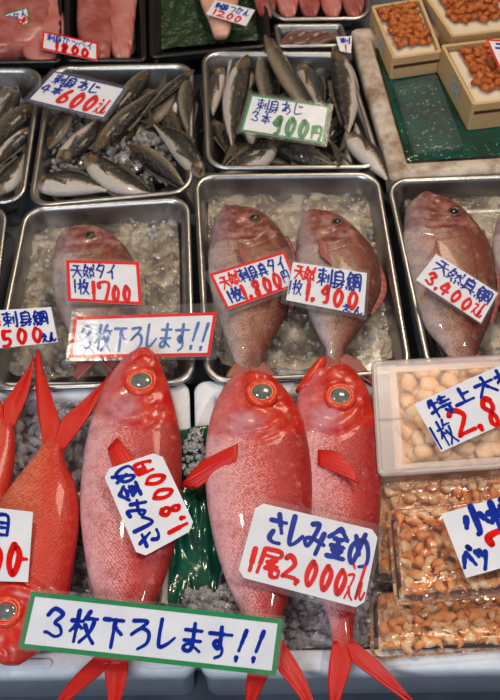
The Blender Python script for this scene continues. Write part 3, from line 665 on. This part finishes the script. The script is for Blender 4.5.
f = inq([(148, -95), (258, -95), (272, 46), (149, 58)], -.040, .022); bed('leaf_mat', f, 60, 90, .003, 'leaf', 'shiny green leaf mat under the squid piece', 'garnish', fr=70, seed=21)
f = inq([(64, -95), (143, -95), (147, 61), (64, 61)], -.044, .022); bed('leaf_mat', f, 40, 60, .002, 'leaf', 'dark green leaf mat under the two long fillets', 'garnish', fr=70, seed=22)

# ------------------------------------------------------------------ green liner over the box joint
def sheet(name, label, cat, rows, mat, nu=24, nv=50, amp=.004):
    A = cr([px(a, b, z1) for a, b, z1, c, d, z2 in rows], nv+1); B = cr([px(c, d, z2) for a, b, z1, c, d, z2 in rows], nv+1); V = []; F = []
    for j in range(nv+1):
        for i in range(nu+1):
            t = i/nu; p = A[j].lerp(B[j], t); p.z += .006*math.sin(math.pi*t)+amp*(abs(noise.noise(Vector((p.x*60, p.y*18, 2))))*3+noise.noise(p*30)); V.append(p)
    for j in range(nv):
        for i in range(nu): q = j*(nu+1)+i; F.append((q, q+nu+1, q+nu+2, q+1))
    o = mobj(name, V, F, M[mat], org=V[0], solid=.0006); return props(o, label, cat)
sheet('plastic_liner', 'shiny dark green plastic liner draped between the two foam boxes', 'liner',
      [(178, 432, -.004, 222, 424, -.01), (180, 450, -.004, 222, 450, -.012), (178, 480, -.004, 224, 480, -.012), (172, 515, -.004, 226, 520, -.012), (167, 560, -.006, 222, 560, -.012), (164, 610, -.006, 214, 605, -.012)], 'liner')
sheet('plastic_bag', 'pale translucent plastic strip left of the green liner', 'bag',
      [(158, 500, .0, 170, 500, .002), (158, 540, .0, 170, 540, .002), (158, 605, .0, 168, 605, .002)], 'frost', nu=6, amp=.001)

# ------------------------------------------------------------------ wooden boxes of sea urchin
def blob_mesh(name, sx, sy, sz, mat, seed, curl=0.0, amp=.22):
    import bmesh
    bm = bmesh.new(); bmesh.ops.create_icosphere(bm, subdivisions=2, radius=1)
    for v in bm.verts:
        d = 1+amp*noise.noise(v.co*1.7+Vector((seed*3.1, 0, 0))); v.co = Vector((v.co.x*sx*d, v.co.y*sy*d, v.co.z*sz*d))
        if curl: v.co.x += curl*(v.co.y/sy)**2*sx
    me = bpy.data.meshes.new(name); bm.to_mesh(me); bm.free()
    for p in me.polygons: p.use_smooth = True
    me.materials.append(M[mat]); return me
UNI = [blob_mesh('sea_urchin_lobe', .0062, .0100, .0048, 'uni', i, .3) for i in range(3)]
SCA = [blob_mesh('scallop', .0156, .0132, .0066, 'scallop', i, 0, .4) for i in range(4)]
SSC = [blob_mesh('small_scallop', .0064, .0108, .0046, ('smallscallop', 'smallscallop2')[i % 2], i, (1.1, -.9, .4)[i % 3], .55) for i in range(6)]
def scatter(meshes, name, quad, z, nx, ny, jit, label, group, cat, layers=1, dz=.006, vis=lambda p: True, cap=999):
    q = quadpx(quad, z); k = 0
    for l in range(layers):
        for j in range(ny):
            for i in range(nx):
                if k >= cap: return
                u = (i+.5+(.5 if (j+l) % 2 else 0)*.9+random.uniform(-jit, jit))/(nx+.4); v = (j+.5+random.uniform(-jit, jit))/ny
                p = Q(q, min(u, .98), v)
                if not vis(p): continue
                o = bpy.data.objects.new(name, random.choice(meshes)); COL.objects.link(o)
                o.location = (p.x, p.y, z+l*dz+random.uniform(-.001, .002)); o.rotation_euler = (random.uniform(-.4, .4), random.uniform(-.4, .4), random.uniform(0, 6.28))
                s = random.uniform(.85, 1.2); o.scale = (s, s, s); props(o, label, cat, group); k += 1
def quadbox(name, c, zt, zb, t, mat, parent, floor=True):
    q = quadpx(c, zt); loops = [rrect(q, 0, .0031, zb, 1), rrect(q, 0, .0031, zt, 1), rrect(q, t, .0031, zt, 1), rrect(q, t, .0031, zb+.006, 1)]
    V, F = loft(loops, True, True); return mobj(name, V, [f[::-1] for f in F], M[mat], parent=parent, smooth=False)
def unibox(c, zt, zb, label, grp, lab_side=True):
    q = quadpx(c, zt); ctr = sum(q, Vector())/4; root = empty('wooden_box', (ctr.x, ctr.y, zb), label, 'box', 'wooden sea urchin boxes')
    quadbox('box_wall', c, zt, zb, .0055, 'wood', root)
    iq = [Q(q, u, v) for u, v in ((.07, .07), (.93, .07), (.93, .93), (.07, .93))]
    V = [Vector((p.x, p.y, zt-.010)) for p in iq]
    V += [Vector((p.x, p.y, zt-.014)) for p in iq]
    mobj('packing_sheet', V, [(3, 2, 1, 0), (4, 5, 6, 7), (0, 1, 5, 4), (1, 2, 6, 5), (2, 3, 7, 6), (3, 0, 4, 7)], M['whitefoamsheet'], parent=root, smooth=False)
    # raised dark strip painting the shade in the gap between the stacked front boards
    a, b = q[3], q[2]; nf = (b-a).cross(Vector((0, 0, 1))).normalized()
    if nf.y > 0: nf = -nf
    a2 = a.lerp(b, .03); b2 = a.lerp(b, .97)
    V = [Vector((p.x, p.y, z))+nf*o for o in (-.001, .0006) for p, z in ((a2, zt-.016), (b2, zt-.016), (b2, zt-.023), (a2, zt-.023))]
    mobj('gap_shade_strip', V, [(0, 1, 2, 3), (7, 6, 5, 4), (0, 4, 5, 1), (1, 5, 6, 2), (2, 6, 7, 3), (3, 7, 4, 0)], M['gapshade'], parent=root, smooth=False)
    if lab_side:   # printed label on the left side
        a = q[0].lerp(q[3], .42); b = q[0].lerp(q[3], .66); nrm = (q[3]-q[0]).cross(Vector((0, 0, 1))).normalized(); 
        if nrm.x > 0: nrm = -nrm
        off = nrm*.0006; zz = (zt-.008, zb+.014)
        V = [Vector((a.x, a.y, zz[0]))+off, Vector((b.x, b.y, zz[0]))+off, Vector((b.x, b.y, zz[1]))+off, Vector((a.x, a.y, zz[1]))+off]
        mobj('printed_label', V, [(0, 1, 2, 3)], M['paper'], parent=root, smooth=False)
    inner = [Q(q, u, v) for u, v in ((.14, .12), (.86, .12), (.86, .84), (.14, .84))]
    return q
def unifill(c, zt, where):
    cc = [Vector((x, y)) for x, y in c]
    def L(u, v):
        a = cc[0]*(1-u)*(1-v)+cc[1]*u*(1-v)+cc[2]*u*v+cc[3]*(1-u)*v; return (a.x, a.y)
    iq = [L(.13, .07), L(.85, .07), L(.87, .80), L(.15, .80)]
    bed('sea_urchin_mass', inq(iq, zt-.005, .002), 30, 30, .004, 'uni', 'lower layer of sea urchin '+where, 'sea urchin', fr=110, seed=len(where))
    scatter(UNI, 'sea_urchin_lobe', iq, zt-.003, 8, 8, .4, 'orange lobe of sea urchin %s' % where, 'sea urchin lobes %s' % where, 'sea urchin', layers=1, dz=.004, vis=lambda p: px(0, -12, 0).y > p.y and p.x < px(506, 50, .03).x)
U1 = [(371, 6), (421, -2), (442, 52), (393, 59)]; U2 = [(408, -28), (492, -34), (520, 29), (452, 37)]; U3 = [(441, 45), (536, 34), (566, 94), (473, 105)]; U4 = [(496, -36), (560, -40), (590, 24), (524, 29)]
unibox(U1, .028, -.020, 'wooden box of sea urchin nearest the foam wall, leftmost of the boxes', 0); unifill(U1, .028, 'in the leftmost wooden box')
unibox(U2, .028, -.020, 'wooden box of sea urchin at the top edge right of the leftmost one', 0); unifill(U2, .028, 'in the wooden box at the top edge')
unibox(U3, .040, -.020, 'wooden box of sea urchin at the right edge with printed label on its side', 0); unifill(U3, .040, 'in the wooden box at the right edge')
unibox(U4, .028, -.020, 'wooden box of sea urchin in the top right corner', 0); unifill(U4, .028, 'in the top right corner box')
def clearcase():
    c = [(393, 83), (436, 73), (464, 146), (414, 154)]; zt, zb = -.012, -.021; q = quadpx(c, zt)
    root = empty('clear_case', tuple((sum(q, Vector())/4).xy)+(zb,), 'clear plastic case with water drops on the green water', 'case')
    V, F = loft([rrect(q, 0, .004, zb), rrect(q, 0, .004, zt-.001), rrect(q, .001, .004, zt), rrect(q, .006, .004, zt), rrect(q, .008, .004, zt-.004)], cap1=True)
    mobj('case_shell', V, [f[::-1] for f in F], M['film'], parent=root, smooth=False)
    for k in range(60):
        u, v = random.uniform(.08, .92), random.uniform(.05, .8)
        p = Q(q, u, v); r = random.uniform(.0006, .0018)
        dome('water_drop', root, Vector((p.x, p.y, zt-.0038)), r*1.3, r, r*.7, 'ice', n=8)
clearcase()

# ------------------------------------------------------------------ seafood packs at the right
def pack(c, zb, zt, label, frosted=False, name='clear_pack'):
    q = quadpx(c, zt); ctr = sum(q, Vector())/4; root = empty(name, (ctr.x, ctr.y, zb), label, 'container', None if frosted else 'clear clamshell packs')
    h = zt-zb; mat = 'frost' if frosted else 'pack'
    if frosted:
        V, F = loft([rrect(q, .010, .012, zb+.001), rrect(q, .006, .012, zb), rrect(q, .005, .012, zt-.006), rrect(q, 0, .010, zt-.005), rrect(q, 0, .010, zt), rrect(q, .006, .010, zt), rrect(q, .009, .010, zt-.004)])
        mobj('tub', V, [f[::-1] for f in F], M[mat], parent=root)
        lq = [Q(q, u, v) for u, v in ((.135, .10), (.97, .10), (.97, .90), (.135, .90))]
        mobj('lid', [Vector((p.x, p.y, zt-.0015)) for p in lq], [(3, 2, 1, 0)], M['tublid'], parent=root, smooth=False)
        # inner ledge: wide left compartment strip with a rib
        ci = [Vector((x, y)) for x, y in c]
        for nm, (u0, v0, u1, v1, d) in {'side_ledge': (.012, .03, .135, .97, .002), 'rear_ledge': (.135, .03, .97, .10, .0035), 'front_ledge': (.135, .90, .97, .975, .0035)}.items():
            P = [Q(q, u, v) for u, v in ((u0, v0), (u1, v0), (u1, v1), (u0, v1))]
            V = [Vector((p.x, p.y, zt-d)) for p in P]+[Vector((p.x, p.y, zt-d-.002)) for p in P]
            mobj(nm, V, [(3, 2, 1, 0), (4, 5, 6, 7), (0, 1, 5, 4), (1, 2, 6, 5), (2, 3, 7, 6), (3, 0, 4, 7)], M[mat], parent=root, smooth=False)
        for v in (.52,):
            a = Q(q, .02, v); b = Q(q, .135, v)
            V, F = loft([[Vector((p.x, p.y+s*.0015, zt+z)) for p, s, z in ((a, -1, -.002), (b, -1, -.002), (b, 1, -.002), (a, 1, -.002))], [Vector((p.x, p.y+s*.0010, zt+z)) for p, s, z in ((a, -1, .001), (b, -1, .001), (b, 1, .001), (a, 1, .001))]], cap1=True)
            mobj('rib', V, F, M['frost'], parent=root, smooth=False)
    else:
        V, F = loft([rrect(q, .014, .014, zb+.002), rrect(q, .010, .014, zb), rrect(q, .006, .014, zb+h*.35), rrect(q, .004, .014, zb+h*.55), rrect(q, 0, .014, zb+h*.56), rrect(q, 0, .014, zb+h*.60)], cap0=True)
        mobj('tub', V, [f[::-1] for f in F], M[mat], parent=root)
        V, F = loft([rrect(q, .000, .014, zb+h*.62), rrect(q, .004, .014, zb+h*.63), rrect(q, .006, .014, zt-.004), rrect(q, .009, .014, zt), rrect(q, .013, .014, zt), rrect(q, .016, .014, zt-.003), rrect(q, .030, .012, zt-.0035)], cap1=True)
        mobj('lid', V, [f[::-1] for f in F], M[mat], parent=root)
    return root
ZI = ZB-.012
P1 = [(371, 361), (555, 352), (575, 462), (378, 476)]
P5 = [(374, 478), (560, 468), (580, 566), (372, 578)]
P4 = [(371, 588), (560, 574), (590, 638), (372, 655)]
P2 = [(388, 505), (580, 486), (600, 582), (396, 601)]
vis = lambda p: p.x < px(512, 500, 0).x
pack(P1, ZI, .030, 'frosted tub of large scallops under the 2.80 card', True, 'frosted_tub')
pack(P5, ZI, .022, 'clear pack of small scallops behind the topmost pack, below the frosted tub')
pack(P4, ZI, .022, 'clear pack of small scallops at the bottom right by the foam rim')
pack(P2, .0235, .062, 'topmost clear pack of small scallops under the blue and red card')
scatter(SCA, 'scallop', [(400, 370), (550, 362), (566, 454), (405, 467)], .003, 8, 7, .3, 'large pale scallop in the frosted tub', 'large scallops in the frosted tub', 'scallop', layers=2, dz=.013, vis=vis)
g = 'small scallops in the clear packs'
scatter(SSC, 'small_scallop', [(381, 485), (550, 475), (560, 560), (380, 572)], .000, 12, 7, .35, 'small orange scallop in the pack below the frosted tub', g, 'small scallop', layers=1, vis=vis)
scatter(SSC, 'small_scallop', [(380, 596), (550, 584), (566, 634), (381, 650)], -.002, 17, 7, .35, 'small orange scallop in the bottom pack', g, 'small scallop', layers=1, vis=vis)
scatter(SSC, 'small_scallop', [(397, 512), (566, 496), (582, 576), (403, 594)], .040, 15, 10, .35, 'small orange scallop in the topmost pack', g, 'small scallop', layers=1, vis=vis)
for nm, c, z, lab in (('a', [(378, 482), (556, 472), (566, 562), (377, 575)], -.008, 'mass of small scallops filling the pack below the frosted tub'), ('b', [(376, 592), (556, 580), (572, 637), (377, 652)], -.010, 'mass of small scallops filling the bottom pack'), ('c', [(394, 509), (572, 492), (588, 578), (401, 597)], .032, 'mass of small scallops filling the topmost pack')):
    bed('scallop_mass', inq(c, z, .002), 50, 40, .004, 'scallopmass', lab, 'small scallop', fr=90, seed=30)
bed('scallop_mass', inq([(388, 366), (556, 356), (572, 456), (394, 470)], .004, .002), 40, 40, .003, 'scallop', 'lower scallops filling the frosted tub', 'scallop', fr=60, seed=31)

# ------------------------------------------------------------------ writing
G = {'3': '17 39 68 67 45 64 72 51 22 12', 'M': '06 46/29 20/25 03/25 44/69 46/57 97/86 73 40/55 72 90', 'd': '18 88/58 50/56 84', 'r': '28 78 24 56 85 82 50',
 's': '29 23 31 62 94', 'm': '27 87/24 84/59 52 31 22 43 81', 'u': '17 97/59 53 34 45 63 61 40', '!': '79 43/31 30', 'S': '08 58/16 14 54 56 16/39 30/33 01/33 52/76 72/99 90 80',
 'B': '59 48/28 20/28 78 71 60/26 76/24 74/12 82/84 30 10', 'a': '17 77/49 44 52/66 43 22 34 65 84 82 60', 'j': '29 22 41 82/57 66/77 86', 'H': '16 96/59 50/56 12/56 92/32 72',
 '4': '48 13 83/67 50', '6': '68 35 22 41 72 74 35', '0': '58 35 32 50 72 85 77 58', 'e': '49 68/26 76 20/43 61 90', 'n': '59 20 34 54 51 70 92', 'Y': '18 10/18 88 80 70/48 44/14 84',
 '9': '77 68 46 35 54 75 77 71 50', 'T': '28 78/05 95/58 55 10/55 90', 'z': '29 04/27 47 23 03/34 15/56 96/77 53/76 93/99 97/12 01/32 40/62 60/82 91',
 't': '49 15/48 88 40/35 64', 'i': '79 45 14/55 50', '1': '58 50', '7': '16 18 88 50', 'X': '28 78/59 57/27 77 72/27 22/25 75/24 74/02 92/32 10/62 80',
 'F': '29 05/28 48 36/16 12 42 46 16/14 44/26 22/01 00/20 21/40 31/58 50/58 98 90/67 87/77 74/65 85/64 84 82 62 64', '8': '77 58 36 54 62 50 31 43 75 77',
 '5': '38 34 64 72 50 20/38 88', 'k': '19 06/17 47/29 20/03 44/58 88/69 66/56 96/54 94/83 80 70/62 71', 'w': '58 51/55 85/11 91', 'D': '16 96/59 56 10/55 90',
 'P': '06 46/29 20/25 03/25 44/69 78/57 97/54 84/51 91/76 71', 'x': '59 51 40/26 13/76 93', '2': '17 38 67 75 11 31 91', 'p': '36 02/57 92/89 98 88 79 89', 'q': '27 35/57 65/96 73 40',
 'c': '17 87/49 74/34 22 41 71', 'h': '28 58 22 03 14 44 93/86 60', 'K': '59 06/59 96/36 76/24 84/55 51/33 42/73 62/11 91', 'b': '28 53/69 31 12 15 47 77 94 91 60',
 'o': '18 88 86 16/18 00/75 34/43 83/32 92/64 60 90 92', 'g': '17 67 50 30/39 10/77 95', 'E': '18 10/18 78 70/15 75/13 73/10 70', ',': '41 30', '.': '41 40', '-': '15 85', 'G': '17 67 84 50', ' ': ''}
class Sign: pass
def sign(c, z, label, tilt=12, roll=0, border=None, bw=.0035, lines=(), cut=0.0, sleeve=False, group='price cards', name='price_card', curve=0):
    ctr = px(sum(p[0] for p in c)/4, sum(p[1] for p in c)/4, z); n = Vector((math.sin(math.radians(roll)), -math.sin(math.radians(tilt)), math.cos(math.radians(tilt)))).normalized()
    q = [ray_plane(x, y, ctr, n) for x, y in c]; w = ((q[1]-q[0]).length+(q[2]-q[3]).length)/2; h = ((q[3]-q[0]).length+(q[2]-q[1]).length)/2
    root = empty(name, ctr, label, 'sign' if name != 'price_card' else 'price card', group)
    if (q[1]-q[0]).cross(q[3]-q[0]).dot(n) > 0: pass
    def P(u, v, o=0): return Q(q, u, v)+n*(o-curve*4*(u-.5)**2)
    NU = 12 if curve else 1
    def poly(ins, cutm):
        iu, iv = ins/w, ins/h; cu, cv = cutm/w, cutm/h
        if cutm == 0: return [(iu, iv), (1-iu, iv), (1-iu, 1-iv), (iu, 1-iv)]
        return [(iu+cu, iv), (1-iu-cu, iv), (1-iu, iv+cv), (1-iu, 1-iv-cv), (1-iu-cu, 1-iv), (iu+cu, 1-iv), (iu, 1-iv-cv), (iu, iv+cv)]
    def dens(pl):
        out = []
        for k in range(len(pl)):
            a, b = pl[k], pl[(k+1) % len(pl)]
            m = NU if abs(a[0]-b[0]) > .3 else 1
            for s in range(m): out.append((a[0]+(b[0]-a[0])*s/m, a[1]+(b[1]-a[1])*s/m))
        return out
    def strip_face(ins, o, cutm, flip=False):
        if not curve:
            return [P(u, v, o) for u, v in poly(ins, cutm)], None
        iu, iv = ins/w, ins/h; V = []
        for k in range(NU+1):
            u = iu+(1-2*iu)*k/NU; V += [P(u, iv, o), P(u, 1-iv, o)]
        return V, [(2*k, 2*k+1, 2*k+3, 2*k+2) for k in range(NU)]
    def plate(nm, ins, o, cutm, mat, th=.0008):
        V, F = strip_face(ins, o, cutm)
        if F is None: F = [tuple(range(len(V)))[::-1]]
        return mobj(nm, V, F, M[mat], parent=root, smooth=False, solid=th)
    plate('card', 0, 0, cut, 'card')
    if border:
        o_ = dens(poly(.0, cut)); i_ = dens(poly(bw, cut)); V, F = loft([[P(u, v, .0003) for u, v in o_], [P(u, v, .0003) for u, v in i_]])
        b = mobj('border', V, [f[::-1] for f in F], M[border], parent=root, smooth=False)
    by = {}
    for txt, (u0, v0, u1, v1), col, sw, *rest in lines:
        by.setdefault(col, []).append((txt, u0, v0, u1, v1, sw, rest[0] if rest else 0))
    for col, L in by.items():
        V = []; F = []; lift = .0005
        for txt, u0, v0, u1, v1, sw, slope in L:
            adv = [{',': .38, '.': .42, '1': .55, '!': .6, 's': .8}.get(ch, 1) for ch in txt]; tot = sum(adv); cpos = 0
            for ci, ch in enumerate(txt):
                cwid = (u1-u0)*adv[ci]/tot; base_u = u0+(u1-u0)*cpos/tot; cpos += adv[ci]
                jx, jy = random.uniform(-.04, .04), random.uniform(-.05, .05)
                for st in G[ch].split('/'):
                    if not st.strip(): continue
                    pts = [(int(a[0])/9, int(a[1])/9) for a in st.split()]
                    narrow = 1.0
                    P3 = []
                    for x, y in pts:
                        xx = .06+.88*x+jx; yy = y+jy
                        if ch == '1': xx = .5+(xx-.5)*.7
                        u = base_u+xx*cwid; v = v1+(v0-v1)*yy+slope*(u-.5)
                        P3.append((u*w, v*h, 0))
                    k = max(2, (len(P3)-1)*(5 if len(P3) > 2 else 3)+1)
                    C = cr(P3, k) if len(P3) > 2 else [Vector(P3[0]).lerp(Vector(P3[1]), s/3) for s in range(4)]
                    lift += .000012; N = len(C); r0 = sw/2
                    for i2, cpt in enumerate(C):
                        t = i2/(N-1) if N > 1 else 0; r = r0*(1.12-.35*t+.12*math.sin(t*7+ci))
                        b0 = len(V); V += [P((cpt.x+r*math.cos(a))/w, (cpt.y+r*math.sin(a))/h, lift) for a in [math.pi*2*s/8 for s in range(8)]]
                        F.append(tuple(b0+s for s in range(8))[::-1])
                        if i2 < N-1:
                            nx = C[i2+1]; d = (nx-cpt)
                            if d.length > 1e-7:
                                d = d.normalized()*r; pr = Vector((-d.y, d.x, 0)); b0 = len(V)
                                V += [P((p.x)/w, (p.y)/h, lift+.000004) for p in (cpt+pr, cpt-pr, nx-pr, nx+pr)]; F.append((b0, b0+1, b0+2, b0+3)[::-1])
        o = mobj('lettering', V, F, M[col], parent=root, smooth=False); o['label'] = {'blue': 'blue brush lettering', 'lightblue': 'light blue brush lettering', 'red': 'red brush lettering', 'green': 'green brush lettering'}[col]
    if sleeve:
        e = sleeve; mg = .009
        pl = [(-mg/w*e[0], -mg/h*e[1]), (1+mg/w*e[2], -mg/h*e[1]), (1+mg/w*e[2], 1+mg/h*e[3]), (-mg/w*e[0], 1+mg/h*e[3])]
        V, F = loft([[P(u, v, -.001) for u, v in pl], [P(u, v, .0016) for u, v in pl]], True, True)
        mobj('plastic_sleeve', V, F, M['sleeve'], parent=root, smooth=False)
    return root
sign([(54, 71), (126, 88), (104, 119), (27, 100)], .022, 'navy bordered card reading 600 in red', border='navy', bw=.003, tilt=10,
     lines=[('SBaj', (.08, .08, .72, .38), 'blue', .0035), ('4H', (.03, .42, .30, .68), 'blue', .0035), ('600', (.30, .42, .80, .92), 'red', .0075), ('en', (.80, .48, .96, .90), 'red', .0032)], sleeve=(.6, .4, .6, .6))
sign([(251, 94), (330, 106), (324, 144), (240, 131)], .028, 'green bordered card with 900 in thick green digits', border='green', bw=.004, tilt=10,
     lines=[('SBaj', (.10, .08, .70, .40), 'blue', .0024), ('3H', (.07, .44, .32, .72), 'blue', .0024), ('900', (.33, .42, .80, .92), 'green', .0080), ('Y', (.82, .58, .96, .92), 'green', .0050)], sleeve=(.6, .5, .6, .6))
sign([(-30, 312), (51, 307), (58, 342), (-26, 351)], .030, 'card at the left edge reading 1500 over the slurry tray', tilt=14,
     lines=[('Tz', (.02, .08, .36, .46), 'red', .003), ('SBF', (.38, .08, .94, .46), 'blue', .0032), ('1,500', (.15, .52, .84, .95), 'red', .0058), ('en', (.80, .74, .99, .96), 'blue', .0035)])
sign([(66, 260), (139, 262), (142, 305), (68, 301)], .034, 'red bordered card reading 17 and scribbled zeros over the small bream', border='red', bw=.005, tilt=10,
     lines=[('Tzti', (.06, .10, .70, .42), 'blue', .0029), ('1M', (.06, .46, .30, .80), 'blue', .0029), ('17', (.30, .46, .60, .94), 'red', .0058), ('00', (.58, .55, .86, .95), 'red', .0058)], sleeve=(.5, .4, .6, .6))
sign([(74, 317), (217, 312), (210, 356), (69, 358)], .022, 'long red bordered filleting notice above the first red fish', border='red', bw=.005, tilt=12, name='notice_card', group='filleting notices',
     lines=[('3Mdrsmu!!', (.05, .24, .97, .84), 'lightblue', .0042)], sleeve=(.5, 1.6, 1.2, .6))
sign([(209, 274), (285, 251), (298, 285), (227, 310)], .036, 'red bordered card reading 1800 on the left bream of the pair', border='red', bw=.0045, tilt=10,
     lines=[('Tz', (.07, .14, .32, .48), 'red', .0032), ('SBXti', (.33, .12, .95, .46), 'blue', .0029), ('1M', (.07, .54, .28, .88), 'blue', .0034), ('1,800', (.26, .48, .82, .92), 'red', .0058), ('Y', (.83, .50, .94, .84), 'blue', .0024)], sleeve=(.8, .6, .8, .8))
sign([(293, 262), (367, 273), (364, 315), (286, 300)], .035, 'white card reading 1900 on the right bream of the pair', tilt=10, roll=3,
     lines=[('Tz', (.04, .06, .32, .42), 'red', .0036), ('SBF', (.34, .06, .94, .48), 'blue', .0033), ('1M', (-.02, .46, .18, .82), 'blue', .0024), ('1,900', (.20, .44, .92, .90), 'red', .0062), ('en', (.70, .84, .98, 1.0), 'blue', .0024)], sleeve=(.8, .5, .5, .8))
sign([(436, 254), (498, 293), (481, 323), (416, 280)], .040, 'white card reading 3400 slanting over the large bream', tilt=10,
     lines=[('TzXF', (.06, .06, .96, .46), 'blue', .0029), ('3.400', (.08, .54, .78, .94), 'red', .0050), ('en', (.80, .50, .96, .92), 'red', .0030)], sleeve=(.3, .3, .3, .3))
sign([(139, 559), (102, 471), (160, 451), (196, 528)], .058, 'cut corner card turned sideways reading 1800 on the first red fish', tilt=6, cut=.010,
     lines=[('cshKb', (.04, .10, .96, .46), 'blue', .0050), ('1,800', (.04, .56, .78, .90), 'red', .0062), ('Y', (.80, .50, .96, .78), 'red', .0055)])
sign([(257, 502), (379, 531), (363, 609), (237, 576)], .062, 'large cut corner card reading 2000 on the two right red fish', tilt=8, cut=.009, sleeve=(.5, .9, .6, .9),
     lines=[('cshKb', (.12, .08, .96, .50), 'blue', .0062), ('1', (.02, .58, .14, .90), 'red', .0068), ('o', (.14, .54, .32, .90), 'red', .0058), ('2,000', (.32, .56, .84, .90), 'red', .0066), ('en', (.82, .48, .99, .92), 'red', .0032)])
sign([(414, 404), (520, 356), (547, 404), (441, 452)], .052, 'white card reading 2.80 on the frosted scallop tub', tilt=10,
     lines=[('kwDP', (.08, .06, .90, .40), 'blue', .0046), ('1M', (-.02, .48, .18, .96), 'blue', .0032), ('2.800', (.18, .36, 1.0, .96), 'red', .0075)])
sign([(441, 514), (520, 491), (547, 555), (466, 578)], .082, 'white card with large red 7 on the topmost clear pack', tilt=10,
     lines=[('xP', (.16, .04, .86, .46), 'blue', .0080), ('pq', (.02, .58, .34, .94), 'blue', .0058), ('70', (.38, .46, 1.0, .96), 'red', .0090)])
sign([(-35, 504), (33, 512), (28, 582), (-38, 580)], .060, 'white card cut off by the left edge with blue character and red zeros', tilt=8,
     lines=[('KE', (.10, .06, .72, .36), 'blue', .0050), ('1,00', (.05, .46, .90, .92), 'red', .0085), ('-', (.80, .6, .98, .8), 'red', .006)])
sign([(31, 591), (283, 619), (276, 676), (18, 648)], .052, 'long green bordered filleting notice across the front of the foam boxes', border='green', bw=.006, tilt=16, curve=.004, name='notice_card', group='filleting notices',
     lines=[('3Mdrsmu!!', (.07, .26, .95, .80), 'blue', .0050)], sleeve=(.3, .5, .3, .3))
sign([(215, 0), (255, 10), (246, 26), (206, 14)], .004, 'small card reading 1200 on the squid piece', tilt=8,
     lines=[('SBGgn', (.08, .10, .94, .46), 'blue', .0024), ('1200', (.10, .54, .84, .94), 'red', .0036)])
sign([(-12, 19), (28, 7), (31, 23), (-9, 38)], .008, 'small green bordered card reading 1300 in the far left corner', tilt=8, border='green', bw=.003,
     lines=[('SBGgn', (.08, .12, .94, .48), 'blue', .0020), ('1300', (.25, .52, .82, .92), 'red', .0036), ('Y', (.82, .52, .96, .92), 'red', .0030)])
sign([(43, 31), (98, 43), (98, 61), (41, 49)], .010, 'small red bordered card reading 1800 on the pink fillet', tilt=10, border='red', bw=.0035,
     lines=[('SBgqpi', (.08, .10, .92, .46), 'blue', .0020), ('1800', (.22, .44, .84, .92), 'red', .0062)])
sign([(486, 39), (524, 42), (540, 72), (501, 72)], .062, 'orange bordered card on the right edge sea urchin box', tilt=14, border='red', bw=.0035,
     lines=[('T', (.14, .1, .48, .5), 'blue', .004), ('B', (.14, .52, .48, .9), 'green', .004)])
sign([(336, 37), (352, 36), (351, 53), (340, 51)], .006, 'tiny white card beside the weathered foam box', tilt=14,
     lines=[('1', (.3, .5, .8, .95), 'red', .003), ('S', (.2, .1, .9, .45), 'blue', .0022)])
